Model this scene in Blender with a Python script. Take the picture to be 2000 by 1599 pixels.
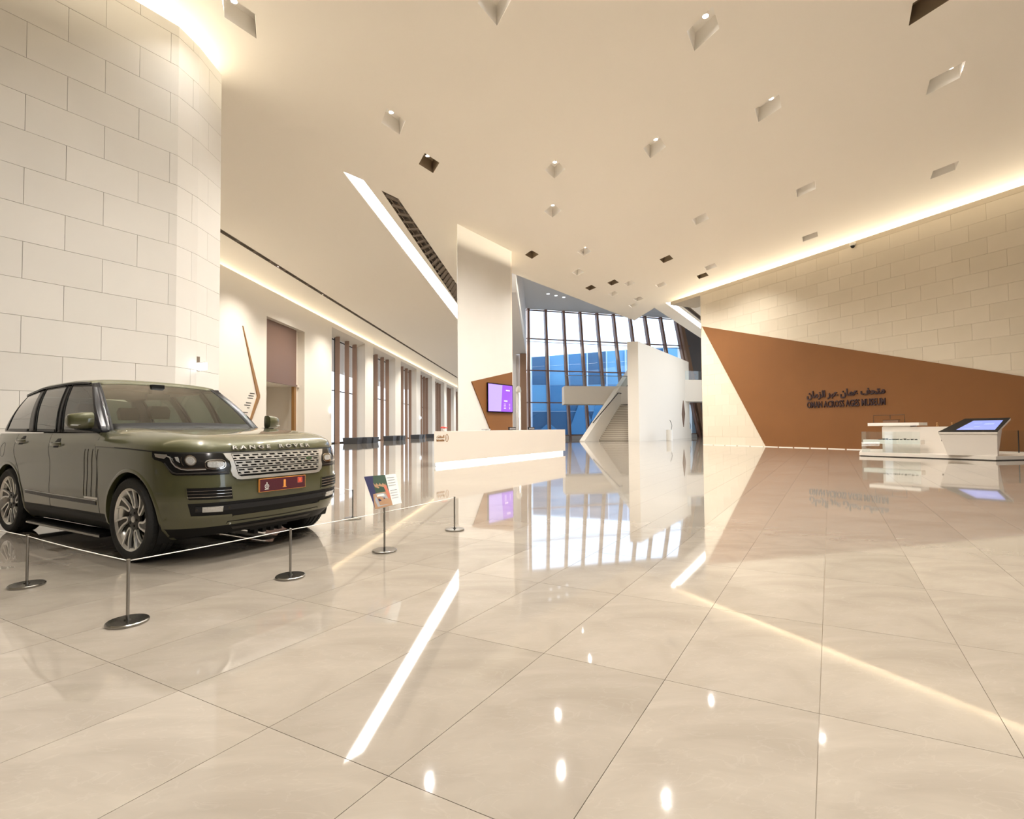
import bpy, bmesh, math, random
import numpy as np
from mathutils import Vector, Matrix
from mathutils.geometry import delaunay_2d_cdt

for _o in list(bpy.data.objects):
    bpy.data.objects.remove(_o)
SC = bpy.context.scene
COL = SC.collection
random.seed(7)

# ------------------------------------------------------------------ camera
F_PX, CY, ROLL, PITCH, EYE = 993.46, 808.77, .008, .0295, 1.2008
cam_d = bpy.data.cameras.new('camera'); cam = bpy.data.objects.new('camera', cam_d); COL.objects.link(cam)
cam_d.sensor_width = 36; cam_d.lens = 36*F_PX/2000; cam_d.shift_y = (CY-799.5)/2000
cam_d.clip_start = .05; cam_d.clip_end = 500
_cr_, _sr_, _cp, _sp = math.cos(ROLL), math.sin(ROLL), math.cos(PITCH), math.sin(PITCH)
_right = Vector((_cr_, _sr_*_sp, -_sr_*_cp)); _up = Vector((_sr_, -_cr_*_sp, _cr_*_cp)); _fwd = Vector((0, _cp, _sp))
cam.matrix_world = Matrix(((_right.x, _up.x, -_fwd.x, 0), (_right.y, _up.y, -_fwd.y, 0), (_right.z, _up.z, -_fwd.z, EYE), (0, 0, 0, 1)))
SC.camera = cam

# ------------------------------------------------------------------ exposure, world
SC.view_settings.view_transform = 'Standard'; SC.view_settings.look = 'None'
SC.view_settings.gamma = 1; SC.view_settings.use_curve_mapping = False
SC.view_settings.exposure = 1.06
try:
    SC.cycles.max_bounces = 10; SC.cycles.diffuse_bounces = 6; SC.cycles.glossy_bounces = 5
    SC.cycles.transparent_max_bounces = 16; SC.cycles.sample_clamp_indirect = 6; SC.cycles.caustics_refractive = False
    SC.cycles.caustics_reflective = False
except Exception:
    pass
W = bpy.data.worlds.new('world'); SC.world = W; W.use_nodes = True
_n = W.node_tree.nodes; _l = W.node_tree.links
_bg = _n['Background']; _tc = _n.new('ShaderNodeTexCoord'); _sx = _n.new('ShaderNodeSeparateXYZ'); _rp = _n.new('ShaderNodeValToRGB')
_l.new(_tc.outputs['Generated'], _sx.inputs[0]); _l.new(_sx.outputs['Z'], _rp.inputs[0]); _l.new(_rp.outputs[0], _bg.inputs[0])
_rp.color_ramp.elements[0].position = 0.0; _rp.color_ramp.elements[0].color = (.80, .90, 1, 1)
_rp.color_ramp.elements[1].position = .55; _rp.color_ramp.elements[1].color = (.86, .90, 1, 1)
_bg.inputs[1].default_value = 1.5

ZC = 11.07            # ceiling height
WARM = (1.0, .95, .875)
LIGHT = dict(spot=1080, cove_r=112, cove_l=62, cove_n=140, hid=980, slot=1250, atrium=90)
def lamp(kind, name, loc, power, color=WARM, **kw):
    d = bpy.data.lights.new(name, kind); d.energy = power; d.color = color
    for k, v in kw.items(): setattr(d, k, v)
    o = bpy.data.objects.new(name, d); o.location = loc; COL.objects.link(o); return o

# ------------------------------------------------------------------ materials
def _mat(name):
    m = bpy.data.materials.new(name); m.use_nodes = True
    return m, m.node_tree.nodes, m.node_tree.links, m.node_tree.nodes['Principled BSDF']
def mat(name, col, rough=.5, metal=0.0, spec=.5, coat=0, emit=None, es=0, var=0, vscale=2.0, bump=0, bscale=40, trans=0, ior=1.5):
    m, n, l, b = _mat(name)
    b.inputs['Base Color'].default_value = (*col, 1); b.inputs['Roughness'].default_value = rough
    b.inputs['Metallic'].default_value = metal; b.inputs['Specular IOR Level'].default_value = spec
    b.inputs['IOR'].default_value = ior
    if coat: b.inputs['Coat IOR'].default_value = 1.6; b.inputs['Coat Weight'].default_value = coat; b.inputs['Coat Roughness'].default_value = .03
    if trans: b.inputs['Transmission Weight'].default_value = trans
    if emit: b.inputs['Emission Color'].default_value = (*emit, 1); b.inputs['Emission Strength'].default_value = es
    if var or bump:
        tc = n.new('ShaderNodeTexCoord')
    if var:
        nz = n.new('ShaderNodeTexNoise'); nz.inputs['Scale'].default_value = vscale; nz.inputs['Detail'].default_value = 5
        l.new(tc.outputs['Object'], nz.inputs['Vector'])
        mx = n.new('ShaderNodeMix'); mx.data_type = 'RGBA'
        mx.inputs[6].default_value = (*[c*(1-var) for c in col], 1); mx.inputs[7].default_value = (*[min(1, c*(1+var)) for c in col], 1)
        l.new(nz.outputs['Fac'], mx.inputs[0]); l.new(mx.outputs[2], b.inputs['Base Color'])
    if bump:
        nb = n.new('ShaderNodeTexNoise'); nb.inputs['Scale'].default_value = bscale; nb.inputs['Detail'].default_value = 4
        l.new(tc.outputs['Object'], nb.inputs['Vector'])
        bp = n.new('ShaderNodeBump'); bp.inputs['Strength'].default_value = bump; bp.inputs['Distance'].default_value = .01
        l.new(nb.outputs['Fac'], bp.inputs['Height']); l.new(bp.outputs[0], b.inputs['Normal'])
    return m
def marble(name, k):
    m, n, l, b = _mat(name)
    tc = n.new('ShaderNodeTexCoord'); mp = n.new('ShaderNodeMapping'); mp.inputs['Rotation'].default_value = (0, 0, math.radians(-28)); mp.inputs['Scale'].default_value = (.9, 2.2, 1)
    l.new(tc.outputs['Object'], mp.inputs[0])
    nz = n.new('ShaderNodeTexNoise'); nz.inputs['Scale'].default_value = 1.1; nz.inputs['Detail'].default_value = 8; nz.inputs['Roughness'].default_value = .6; nz.inputs['Distortion'].default_value = .7
    l.new(mp.outputs[0], nz.inputs['Vector'])
    r = n.new('ShaderNodeValToRGB'); r.color_ramp.elements[0].position = .3; r.color_ramp.elements[1].position = .72
    r.color_ramp.elements[0].color = (.215*k, .187*k, .153*k, 1); r.color_ramp.elements[1].color = (.305*k, .27*k, .227*k, 1)
    l.new(nz.outputs['Fac'], r.inputs[0])
    v = n.new('ShaderNodeTexNoise'); v.inputs['Scale'].default_value = 3.5; v.inputs['Detail'].default_value = 9; v.inputs['Distortion'].default_value = 1.6
    l.new(mp.outputs[0], v.inputs['Vector'])
    vr = n.new('ShaderNodeValToRGB'); vr.color_ramp.elements[0].position = .485; vr.color_ramp.elements[0].color = (0, 0, 0, 1)
    e = vr.color_ramp.elements.new(.5); e.color = (1, 1, 1, 1); vr.color_ramp.elements[2].position = .515; vr.color_ramp.elements[2].color = (0, 0, 0, 1)
    l.new(v.outputs['Fac'], vr.inputs[0])
    mx = n.new('ShaderNodeMix'); mx.data_type = 'RGBA'; mx.inputs[7].default_value = (.36*k, .33*k, .29*k, 1)
    ml = n.new('ShaderNodeMath'); ml.operation = 'MULTIPLY'; ml.inputs[1].default_value = .14
    l.new(vr.outputs[0], ml.inputs[0]); l.new(ml.outputs[0], mx.inputs[0]); l.new(r.outputs[0], mx.inputs[6]); l.new(mx.outputs[2], b.inputs['Base Color'])
    b.inputs['Roughness'].default_value = .035; b.inputs['IOR'].default_value = 1.62; b.inputs['Specular IOR Level'].default_value = .5
    return m
def glass(name, tint, refl=1.0, rough=.0, ior=1.5, clear=1.0):
    """thin pane: tinted straight-through light plus a Fresnel reflection"""
    m = bpy.data.materials.new(name); m.use_nodes = True; n = m.node_tree.nodes; l = m.node_tree.links; n.clear()
    out = n.new('ShaderNodeOutputMaterial'); tr = n.new('ShaderNodeBsdfTransparent'); tr.inputs[0].default_value = (*tint, 1)
    gl = n.new('ShaderNodeBsdfGlossy'); gl.inputs['Roughness'].default_value = rough; gl.inputs[0].default_value = (1, 1, 1, 1)
    lw = n.new('ShaderNodeLayerWeight'); pw = n.new('ShaderNodeMath'); pw.operation = 'POWER'; pw.inputs[1].default_value = 4.5; l.new(lw.outputs['Facing'], pw.inputs[0])
    fr = n.new('ShaderNodeMath'); fr.operation = 'MULTIPLY_ADD'; fr.inputs[1].default_value = .95; fr.inputs[2].default_value = .045; l.new(pw.outputs[0], fr.inputs[0])
    mu = n.new('ShaderNodeMath'); mu.operation = 'MULTIPLY'; mu.inputs[1].default_value = refl; mu.use_clamp = True
    mx = n.new('ShaderNodeMixShader'); l.new(fr.outputs[0], mu.inputs[0]); l.new(mu.outputs[0], mx.inputs[0]); l.new(tr.outputs[0], mx.inputs[1]); l.new(gl.outputs[0], mx.inputs[2]); l.new(mx.outputs[0], out.inputs[0])
    return m
M = {
 'marble': [marble('cream_marble_%s' % 'abc'[i], k) for i, k in enumerate((1.0, .93, 1.05))],
 'grout': mat('grout', (.26, .215, .16), .15),
 'ceiling': mat('painted_ceiling', (.93, .875, .79), .85, spec=.2),
 'plaster': mat('cream_plaster', (.80, .745, .66), .8, spec=.2),
 'shaft_shade': mat('painted_well_shade', (.30, .23, .15), .8), 'shaft': mat('white_plaster', (.90, .87, .82), .8, spec=.2),
 'stone': [mat('limestone_%s' % 'abc'[i], c, .75, var=.03, vscale=1.5, spec=.25) for i, c in enumerate(((.665, .645, .61), (.68, .66, .625), (.655, .635, .60)))],
 'stone_r': [mat('sandstone_%s' % 'abc'[i], c, .75, var=.03, vscale=1.5, spec=.25) for i, c in enumerate(((.64, .57, .455), (.655, .585, .47), (.63, .56, .445)))],
 'mortar': mat('mortar', (.54, .475, .375), .9),
 'mortar_l': mat('pale_mortar', (.50, .48, .44), .9),
 'bronze': mat('bronze_panel', (.20, .083, .024), .55, metal=.0, spec=.3, var=.10, vscale=.6),
 'bronze_d': mat('bronze_shutter', (.21, .12, .08), .38, metal=.3),
 'brown': mat('brown_fin', (.30, .18, .115), .5),
 'brownframe': mat('brown_mullion', (.24, .13, .09), .4, metal=.3),
 'jamb': mat('golden_brown_jamb', (.35, .18, .06), .4, metal=.3),
 'dark': mat('dark_metal', (.03, .025, .02), .5, spec=.25),
 'slot': mat('slot_metal', (.20, .155, .115), .6),
 'black': mat('black_plastic', (.008, .008, .008), .5, spec=.2),
 'gloss': mat('black_gloss', (.006, .006, .008), .25, spec=.22),
 'rubber': mat('tyre_rubber', (.011, .011, .0105), .7, bump=.2, bscale=60),
 'paint': mat('olive_paint', (.074, .075, .034), .38, metal=.2, coat=1, spec=.35),
 'chrome': mat('chrome', (.72, .70, .66), .12, metal=1),
 'silver': mat('satin_silver', (.66, .65, .62), .3, metal=.8),
 'alloy': mat('machined_alloy', (.80, .79, .76), .28, metal=.7),
 'alloy_d': mat('grey_alloy', (.05, .046, .042), .35, metal=.4),
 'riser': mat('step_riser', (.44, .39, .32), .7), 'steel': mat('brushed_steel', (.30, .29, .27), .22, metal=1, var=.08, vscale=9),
 'lens': mat('lamp_glass', (.55, .56, .55), .06, metal=.55, coat=1, bump=.9, bscale=60),
 'lampdark': mat('lamp_housing', (.010, .010, .010), .15, spec=.5),
 'leather': mat('tan_leather', (.22, .18, .12), .55),
 'leather_d': mat('dark_trim', (.06, .055, .045), .6),
 'plate': mat('maroon_plate', (.075, .012, .022), .35),
 'orange': mat('orange_print', (.80, .33, .07), .4),
 'red': mat('red_print', (.65, .05, .04), .4),
 'rope': mat('white_cord', (.78, .76, .72), .6),
 'white': mat('white_panel', (.80, .77, .71), .4),
 'counter': mat('white_counter', (.66, .61, .55), .4, spec=.3),
 'letters': mat('dark_lettering', (.025, .008, .01), .4),
 'screen_p': mat('purple_screen', (0, 0, 0), .2, emit=(.30, .09, .80), es=.72),
 'screen_l': mat('lilac_picture', (0, 0, 0), .2, emit=(.47, .36, .90), es=.72),
 'screen_w': mat('white_screen_print', (0, 0, 0), .2, emit=(.95, .85, 1), es=.8),
 'screen_b': mat('blue_screen', (0, 0, 0), .15, emit=(.30, .36, .82), es=.6),
 'screen_c': mat('pale_screen_mark', (0, 0, 0), .15, emit=(.42, .50, .88), es=.6),
 'exit': mat('lit_sign', (.9, .95, 1), .4, emit=(.92, .97, 1), es=2.2),
 'exit_soft': mat('small_lit_sign', (.9, .95, 1), .4, emit=(.92, .97, 1), es=1.5),
 'backwall': mat('dark_back_wall', (.20, .16, .13), .7), 'led': mat('light_diffuser', (1, 1, 1), .5, emit=(1, .96, .90), es=7.0),
 'led_c': mat('counter_light', (1, 1, 1), .5, emit=(1, .95, .88), es=3.2),
 'lamp': mat('lamp_lens', (1, 1, 1), .5, emit=(1, .95, .86), es=22),
 'bench': mat('charcoal_bench', (.045, .047, .055), .6),
 'grey': mat('grey_panel', (.42, .42, .43), .6),
 'greydark': mat('grey_cladding', (.17, .16, .17), .5),
 'lav': mat('pale_plaster', (.74, .74, .76), .8),
 'atrium': mat('grey_ceiling', (.78, .79, .80), .8),
 'ground': mat('outdoor_paving', (.55, .56, .58), .9),
 'bluew': [mat('blue_cladding_%s' % 'abc'[i], c, .25, spec=.6) for i, c in enumerate(((.055, .20, .38), (.13, .34, .55), (.03, .11, .22)))],
 'seam': mat('pale_seam', (.55, .68, .85), .5),
 'glass': glass('clear_glass', (.93, .96, .96), .9),
 'glass_w': glass('window_glass', (.97, .98, 1), .5),
 'glass_b': glass('blue_tinted_glass', (.80, .90, 1.0), .7),
 'glass_car': glass('car_side_glass', (.13, .16, .16), 1.5),
 'glass_ws': glass('windscreen_glass', (.46, .56, .42), 2.4),
 'print_navy': mat('navy_print', (.03, .03, .09), .35), 'print_green': mat('green_print', (.04, .075, .05), .35),
 'print_tan': mat('tan_print', (.40, .24, .14), .35), 'print_white': mat('white_print', (.72, .74, .72), .35),
 'print_grey': mat('grey_print', (.35, .36, .38), .4), 'print_skin': mat('pink_print', (.55, .16, .10), .4),
}

# ------------------------------------------------------------------ mesh helpers
def obj(name, V, Fc, m, parent=None, smooth=False, mats=None, fm=None, auto=None):
    me = bpy.data.meshes.new(name); me.from_pydata([tuple(map(float, v)) for v in V], [], [tuple(f) for f in Fc]); 
    for k in (mats or [m]): me.materials.append(k)
    if fm is not None: me.polygons.foreach_set('material_index', fm)
    if smooth: me.polygons.foreach_set('use_smooth', [True]*len(me.polygons))
    me.update()
    if auto is not None:
        try: me.set_sharp_from_angle(angle=math.radians(auto))
        except Exception: pass
    o = bpy.data.objects.new(name, me); COL.objects.link(o)
    if parent is not None: o.parent = parent
    return o
class MB:
    def __init__(s): s.v = []; s.f = []
    def add(s, V, Fc):
        n = len(s.v); s.v += [tuple(v) for v in V]; s.f += [tuple(i+n for i in f) for f in Fc]; return s
    def box(s, x0, y0, z0, x1, y1, z1):
        return s.add([(x0,y0,z0),(x1,y0,z0),(x1,y1,z0),(x0,y1,z0),(x0,y0,z1),(x1,y0,z1),(x1,y1,z1),(x0,y1,z1)],
                     [(0,3,2,1),(4,5,6,7),(0,1,5,4),(1,2,6,5),(2,3,7,6),(3,0,4,7)])
    def hexa(s, lo, hi):  # two 4-loops
        return s.add(list(lo)+list(hi), [(0,3,2,1),(4,5,6,7),(0,1,5,4),(1,2,6,5),(2,3,7,6),(3,0,4,7)])
    def prism(s, poly, z0, z1):
        n = len(poly); V = [(x,y,z0) for x,y in poly]+[(x,y,z1) for x,y in poly]
        return s.add(V, [tuple(range(n))[::-1], tuple(range(n,2*n))]+[(i,(i+1)%n,n+(i+1)%n,n+i) for i in range(n)])
    def loft(s, loops, cap=True, closed=True):
        n = len(loops[0]); V = [p for L in loops for p in L]; Fc = []
        for i in range(len(loops)-1):
            for j in range(n if closed else n-1):
                a = i*n+j; b = i*n+(j+1)%n; Fc.append((a, b, b+n, a+n))
        if cap: Fc += [tuple(range(n))[::-1], tuple(range((len(loops)-1)*n, len(loops)*n))]
        return s.add(V, Fc)
    def tube(s, pts, r, n=8, cap=True):
        pts = [Vector(p) for p in pts]; loops = []
        for i, p in enumerate(pts):
            d = (pts[min(i+1, len(pts)-1)]-pts[max(i-1, 0)]).normalized()
            a = d.cross(Vector((0,0,1))); a = a.normalized() if a.length > 1e-4 else Vector((1,0,0)); b = d.cross(a)
            rr = r[i] if isinstance(r, (list, tuple)) else r
            loops.append([tuple(p+(a*math.cos(2*math.pi*k/n)+b*math.sin(2*math.pi*k/n))*rr) for k in range(n)])
        return s.loft(loops, cap)
    def lathe(s, prof, n=32, axis='z', c=(0,0,0)):
        loops = []
        for r, h in prof:
            L = []
            for k in range(n):
                a = 2*math.pi*k/n; x, y = r*math.cos(a), r*math.sin(a)
                L.append((c[0]+x, c[1]+y, c[2]+h) if axis == 'z' else (c[0]+x, c[1]+h, c[2]+y))
            loops.append(L)
        return s.loft(loops, True)
    def build(s, name, m, parent=None, smooth=False, auto=None): return obj(name, s.v, s.f, m, parent, smooth, auto=auto)
def tag(o, label=None, cat=None, group=None, kind=None):
    if label: o['label'] = label
    if cat: o['category'] = cat
    if group: o['group'] = group
    if kind: o['kind'] = kind
    return o
def thing(name, label, cat, loc=(0,0,0), rz=0, group=None, kind=None):
    o = bpy.data.objects.new(name, None); COL.objects.link(o); o.location = loc; o.rotation_euler = (0,0,rz); o.empty_display_size = .2
    return tag(o, label, cat, group, kind)
def struct(o, label, cat='structure'): return tag(o, label, cat, None, 'structure')
def copy_tree(o, parent=None):
    c = o.copy(); COL.objects.link(c); c.parent = parent
    for ch in [q for q in bpy.data.objects if q.parent == o]: copy_tree(ch, c)
    return c
def fill2d(loops, grid=None):
    """triangulate loops[0] with holes loops[1:]; grid = optional interior points"""
    V = []; E = []
    for L in loops:
        n = len(V); V += [Vector(p) for p in L]; E += [(n+i, n+(i+1)%len(L)) for i in range(len(L))]
    for p in (grid or []): V.append(Vector(p))
    r = delaunay_2d_cdt(V, E, [], 0, 1e-5)
    P = [tuple(v) for v in r[0]]; keep = []
    for f in r[2]:
        c = (sum(P[i][0] for i in f)/len(f), sum(P[i][1] for i in f)/len(f))
        if inpoly(c, loops[0]) and not any(inpoly(c, h) for h in loops[1:]): keep.append(tuple(f))
    return P, keep
def inpoly(p, L):
    x, y = p; c = False
    for i in range(len(L)):
        x0, y0 = L[i]; x1, y1 = L[i-1]
        if (y0 > y) != (y1 > y) and x < (x1-x0)*(y-y0)/(y1-y0)+x0: c = not c
    return c
def text_mesh(s, size=1.0, bold=0.0, spacing=1.0, res=2):
    cu = bpy.data.curves.new('t', 'FONT'); cu.body = s; cu.size = size; cu.offset = bold; cu.space_character = spacing; cu.resolution_u = res
    o = bpy.data.objects.new('t', cu); COL.objects.link(o); dg = bpy.context.evaluated_depsgraph_get(); me = o.evaluated_get(dg).to_mesh()
    V = [(v.co.x, v.co.y) for v in me.vertices]; Fc = [tuple(p.vertices) for p in me.polygons]
    bpy.data.objects.remove(o); bpy.data.curves.remove(cu); return V, Fc
def fit_text(s, w, h, **k):
    V, Fc = text_mesh(s, **k); xs = [v[0] for v in V]; ys = [v[1] for v in V]
    x0, x1, y0, y1 = min(xs), max(xs), min(ys), max(ys)
    return [((x-x0)/(x1-x0)*w, (y-y0)/(y1-y0)*h) for x, y in V], Fc
def slab_from_2d(V2, F2, fmap, thick_vec):
    """front faces at fmap(x,y), backs moved by thick_vec(x,y)"""
    n = len(V2); fr = [fmap(x, y) for x, y in V2]; bk = [tuple(np.array(fr[i])+np.array(thick_vec(*V2[i]))) for i in range(n)]
    Fc = list(F2)+[tuple(n+i for i in f[::-1]) for f in F2]
    cnt = {}
    for f in F2:
        for i in range(len(f)): 
            e = (f[i], f[(i+1)%len(f)]); cnt[e] = 1
    for (a, b) in list(cnt):
        if (b, a) not in cnt: Fc.append((b, a, a+n, b+n))
    return fr+bk, Fc
def wallmap(p, d, z_in=True):
    d = np.array(d, float); d /= np.hypot(*d)
    return (lambda s, z, o=0.0, nrm=None: None), d
class Wall:
    """vertical plane: s along d from p, z up; o = distance out of the wall towards the room"""
    def __init__(w, p, d, nrm):
        w.p = np.array(p, float); w.d = np.array(d, float)/np.hypot(*d); w.n = np.array(nrm, float)/np.hypot(*nrm)
    def at(w, s, z, o=0.0):
        q = w.p+w.d*s+w.n*o; return (q[0], q[1], z)
    def s(w, x, y): return float(np.dot(np.array((x, y))-w.p, w.d))
    def box(w, mb, s0, s1, z0, z1, o0, o1):
        return mb.hexa([w.at(s0,z0,o0), w.at(s1,z0,o0), w.at(s1,z0,o1), w.at(s0,z0,o1)], [w.at(s0,z1,o0), w.at(s1,z1,o0), w.at(s1,z1,o1), w.at(s0,z1,o1)])
    def flat(w, V2, F2, s0, z0, o0, o1, flip=False):
        f = lambda x, y: w.at(s0+(x if not flip else -x), z0+y, o1)
        t = (w.n*(o0-o1)); return slab_from_2d(V2, F2, f, lambda x, y: (t[0], t[1], 0))
def finish(o):
    """make normals consistent"""
    bm = bmesh.new(); bm.from_mesh(o.data); bmesh.ops.recalc_face_normals(bm, faces=bm.faces); bm.to_mesh(o.data); bm.free(); return o
# ------------------------------------------------------------------ floor
UA = np.array([math.cos(math.radians(-28)), math.sin(math.radians(-28))]); UB = np.array([math.cos(math.radians(58)), math.sin(math.radians(58))])
floor_o = obj('floor', [(-45,-14,-.02),(45,-14,-.02),(45,130,-.02),(-45,130,-.02)], [(0,1,2,3)], M['marble'][0]); struct(floor_o, 'polished cream marble floor of large rectangular slabs', 'floor')
TU, TW, U0, W0 = .633, 1.13, -.065, 1.39
cand = []
for i in range(-24, 28):
    for j in range(-14, 16):
        u0, w0 = U0+i*TU, W0+j*TW
        c = UA*(u0+TU/2)+UB*(w0+TW/2)
        if c[1] < .95 or abs(c[0]) > c[1]*1.08+.7: continue
        cand.append((math.hypot(*c), i, j))
cand.sort(); near = set((i, j) for _, i, j in cand[:290])
def tile_quad(i, j, g=.0013):
    u0, u1, w0, w1 = U0+i*TU+g, U0+(i+1)*TU-g, W0+j*TW+g, W0+(j+1)*TW-g
    return [tuple(UA*u+UB*w) for u, w in ((u0,w0),(u1,w0),(u1,w1),(u0,w1))]
q0 = tile_quad(0, 0); c0 = UA*(U0+TU/2)+UB*(W0+TW/2)
tile_me = []
for k in range(3):
    mb = MB().prism([(x-c0[0], y-c0[1]) for x, y in q0], -.02, 0)
    o = mb.build('floor_tile', M['marble'][k]); finish(o); tile_me.append(o.data); bpy.data.objects.remove(o)
for (i, j) in sorted(near):
    o = bpy.data.objects.new('floor_tile', tile_me[random.choice((0,0,0,1,2))]); COL.objects.link(o); o.parent = floor_o
    c = UA*(U0+(i+.5)*TU)+UB*(W0+(j+.5)*TW); o.location = (c[0], c[1], 0)
# grout bed under the near slabs, and the far slabs joined
mbs = [MB(), MB(), MB()]; gb = MB()
for i in range(-110, 120):
    for j in range(-60, 130):
        c = UA*(U0+(i+.5)*TU)+UB*(W0+(j+.5)*TW)
        if (i, j) in near: gb.add([(x, y, -.006) for x, y in tile_quad(i, j, 0)], [(0,1,2,3)]); continue
        if c[1] < -13 or c[1] > 48 or abs(c[0]) > 22 or (c[1] < .9 and abs(c[0]) > 14): continue
        g = .0013
        mbs[random.choice((0,0,0,1,2))].add([(x, y, 0) for x, y in tile_quad(i, j, g)], [(0,1,2,3)])
tag(gb.build('grout_bed', M['grout'], floor_o))
for k in range(3):
    tag(mbs[k].build('far_tiles', M['marble'][k], floor_o), kind='stuff')
obj('screed', [(-45,48,-.001),(45,48,-.001),(45,125,-.001),(-45,125,-.001)], [(0,1,2,3)], M['marble'][0], floor_o)

# ------------------------------------------------------------------ ceiling
HO = [(-6.39,11.8),(-3.72,16.0),(-3.0,18.57),(-.33,11.45),(4.82,12.34),(8.01,15.47),(5.09,17.62),(12.4,14.2),(9.83,11.56),(16.79,19.39),(12.29,20.87),(9.0,23.79),
      (15.55,26.14),(1.71,19.08),(1.92,22.77),(1.19,28.51),(4.12,28.1),(4.25,31.82),(5.58,35.39),(6.91,34.16),(7.52,37.03),(8.07,34.36),(9.1,29.46),(12.45,32.79),(12.27,30.97),(10.36,34.79),(9.74,38.6),(9.82,40.58)]
ADDED_WELLS = [(1.2,7.6),(-4.2,7.2),(5.2,5.8),(-1.5,3.4),(3.4,1.6),(1.0,-2.8),(6.5,-4.0)]  # unseen wells, added to light the foreground
HID_AT = ['just above the camera','above the car roof','above the camera to the right','behind the camera on the left','behind the camera on the right','well behind the camera at its middle','well behind the camera on the right']
LIT = {0,1,3,4,5,6,7,10,11,13,14,16,17,20,21,24,25,27}
def rhomb(c, k=1.0): return [(c[0]+dx*k, c[1]+dy*k) for dx, dy in ((-.04,-.71),(.39,-.04),(.04,.71),(-.39,.04))]
strip1 = [(-6.37,19.11),(-5.79,19.80),(-3.55,49.0),(-2.3,75),(-3.05,75)]
vent1 = [(-5.305,20.67),(-4.777,21.43),(-3.15,40.5),(-3.9,44.5)]
wl_d = (.05, 1)
lslot = [(-14.72,19.0),(-14.42,19.0),(-14.42+.055*96,115),(-14.72+.055*96,115)]
strip2 = [(12.19,39.90),(12.66,39.62),(23.9,57.3),(23.4,57.6)]
vent2 = [(13.2,39.9),(13.55,39.65),(24.2,56.5),(23.85,56.7)]
outer = [(-30,-13),(26,-13),(26,64.0),(21.05,56.07),(11.76,41.49),(11.3,46.4),(.30,32.2),(-1.4,30.0),(-1.4,124),(-30,124)]
loops = [outer, strip1, vent1, lslot, strip2, vent2]+[rhomb(c) for c in HO+ADDED_WELLS]
V2, F2 = fill2d(loops)
ceil = obj('ceiling', [(x, y, ZC) for x, y in V2], [f[::-1] for f in F2], M['ceiling']); struct(ceil, 'smooth cream ceiling pierced by lozenge shaped light wells', 'ceiling')
fas = MB()
for i in range(2, 7):
    a, b = outer[i], outer[i+1]; fas.add([(a[0],a[1],ZC),(b[0],b[1],ZC),(b[0],b[1],15.42),(a[0],a[1],15.42)], [(0,1,2,3)])
fas.build('edge_fascia', M['ceiling'], ceil)
def well(loop, depth, m, name, k=1.0, z=ZC):
    n = len(loop); cx = sum(p[0] for p in loop)/n; cy = sum(p[1] for p in loop)/n
    top = [(cx+(x-cx)*k, cy+(y-cy)*k, z+depth) for x, y in loop]
    V = [(x, y, z) for x, y in loop]+top
    return obj(name, V, [(i, (i+1)%n, n+(i+1)%n, n+i) for i in range(n)]+[tuple(range(n, 2*n))], m, ceil)
for nm, lp in (('air_slot', vent1), ('air_slot', vent2), ('air_slot', lslot)):
    well(lp, .22, M['slot'], nm)
def slats(loop_a, loop_b, n, name):  # crossing blades between two long edges
    mb = MB()
    for k in range(n):
        t = (k+.5)/n; p = np.array(loop_a[0])*(1-t)+np.array(loop_a[1])*t; q = np.array(loop_b[0])*(1-t)+np.array(loop_b[1])*t
        d = (q-p); e = np.array([-d[1], d[0]])/np.hypot(*d)*.12
        mb.hexa([(*(p-e),ZC+.02),(*(q-e),ZC+.02),(*(q+e),ZC+.02),(*(p+e),ZC+.02)], [(*(p-e),ZC+.06),(*(q-e),ZC+.06),(*(q+e),ZC+.06),(*(p+e),ZC+.06)])
    return mb.build(name, M['slot'], ceil)
slats((vent1[0], vent1[3]), (vent1[1], vent1[2]), 26, 'slot_blades')
slats((lslot[0], lslot[3]), (lslot[1], lslot[2]), 60, 'slot_blades')
rail = MB()
for lp in (vent1, lslot):
    for sgn in (.25, .75):
        a = np.array(lp[0])*(1-sgn)+np.array(lp[1])*sgn; b = np.array(lp[3])*(1-sgn)+np.array(lp[2])*sgn
        d = (b-a)/np.hypot(*(b-a)); e = np.array([-d[1], d[0]])*.018
        rail.hexa([(*(a-e),ZC+.01),(*(a+e),ZC+.01),(*(b+e),ZC+.01),(*(b-e),ZC+.01)], [(*(a-e),ZC+.05),(*(a+e),ZC+.05),(*(b+e),ZC+.05),(*(b-e),ZC+.05)])
rail.build('slot_rail', M['slot'], ceil)
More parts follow.
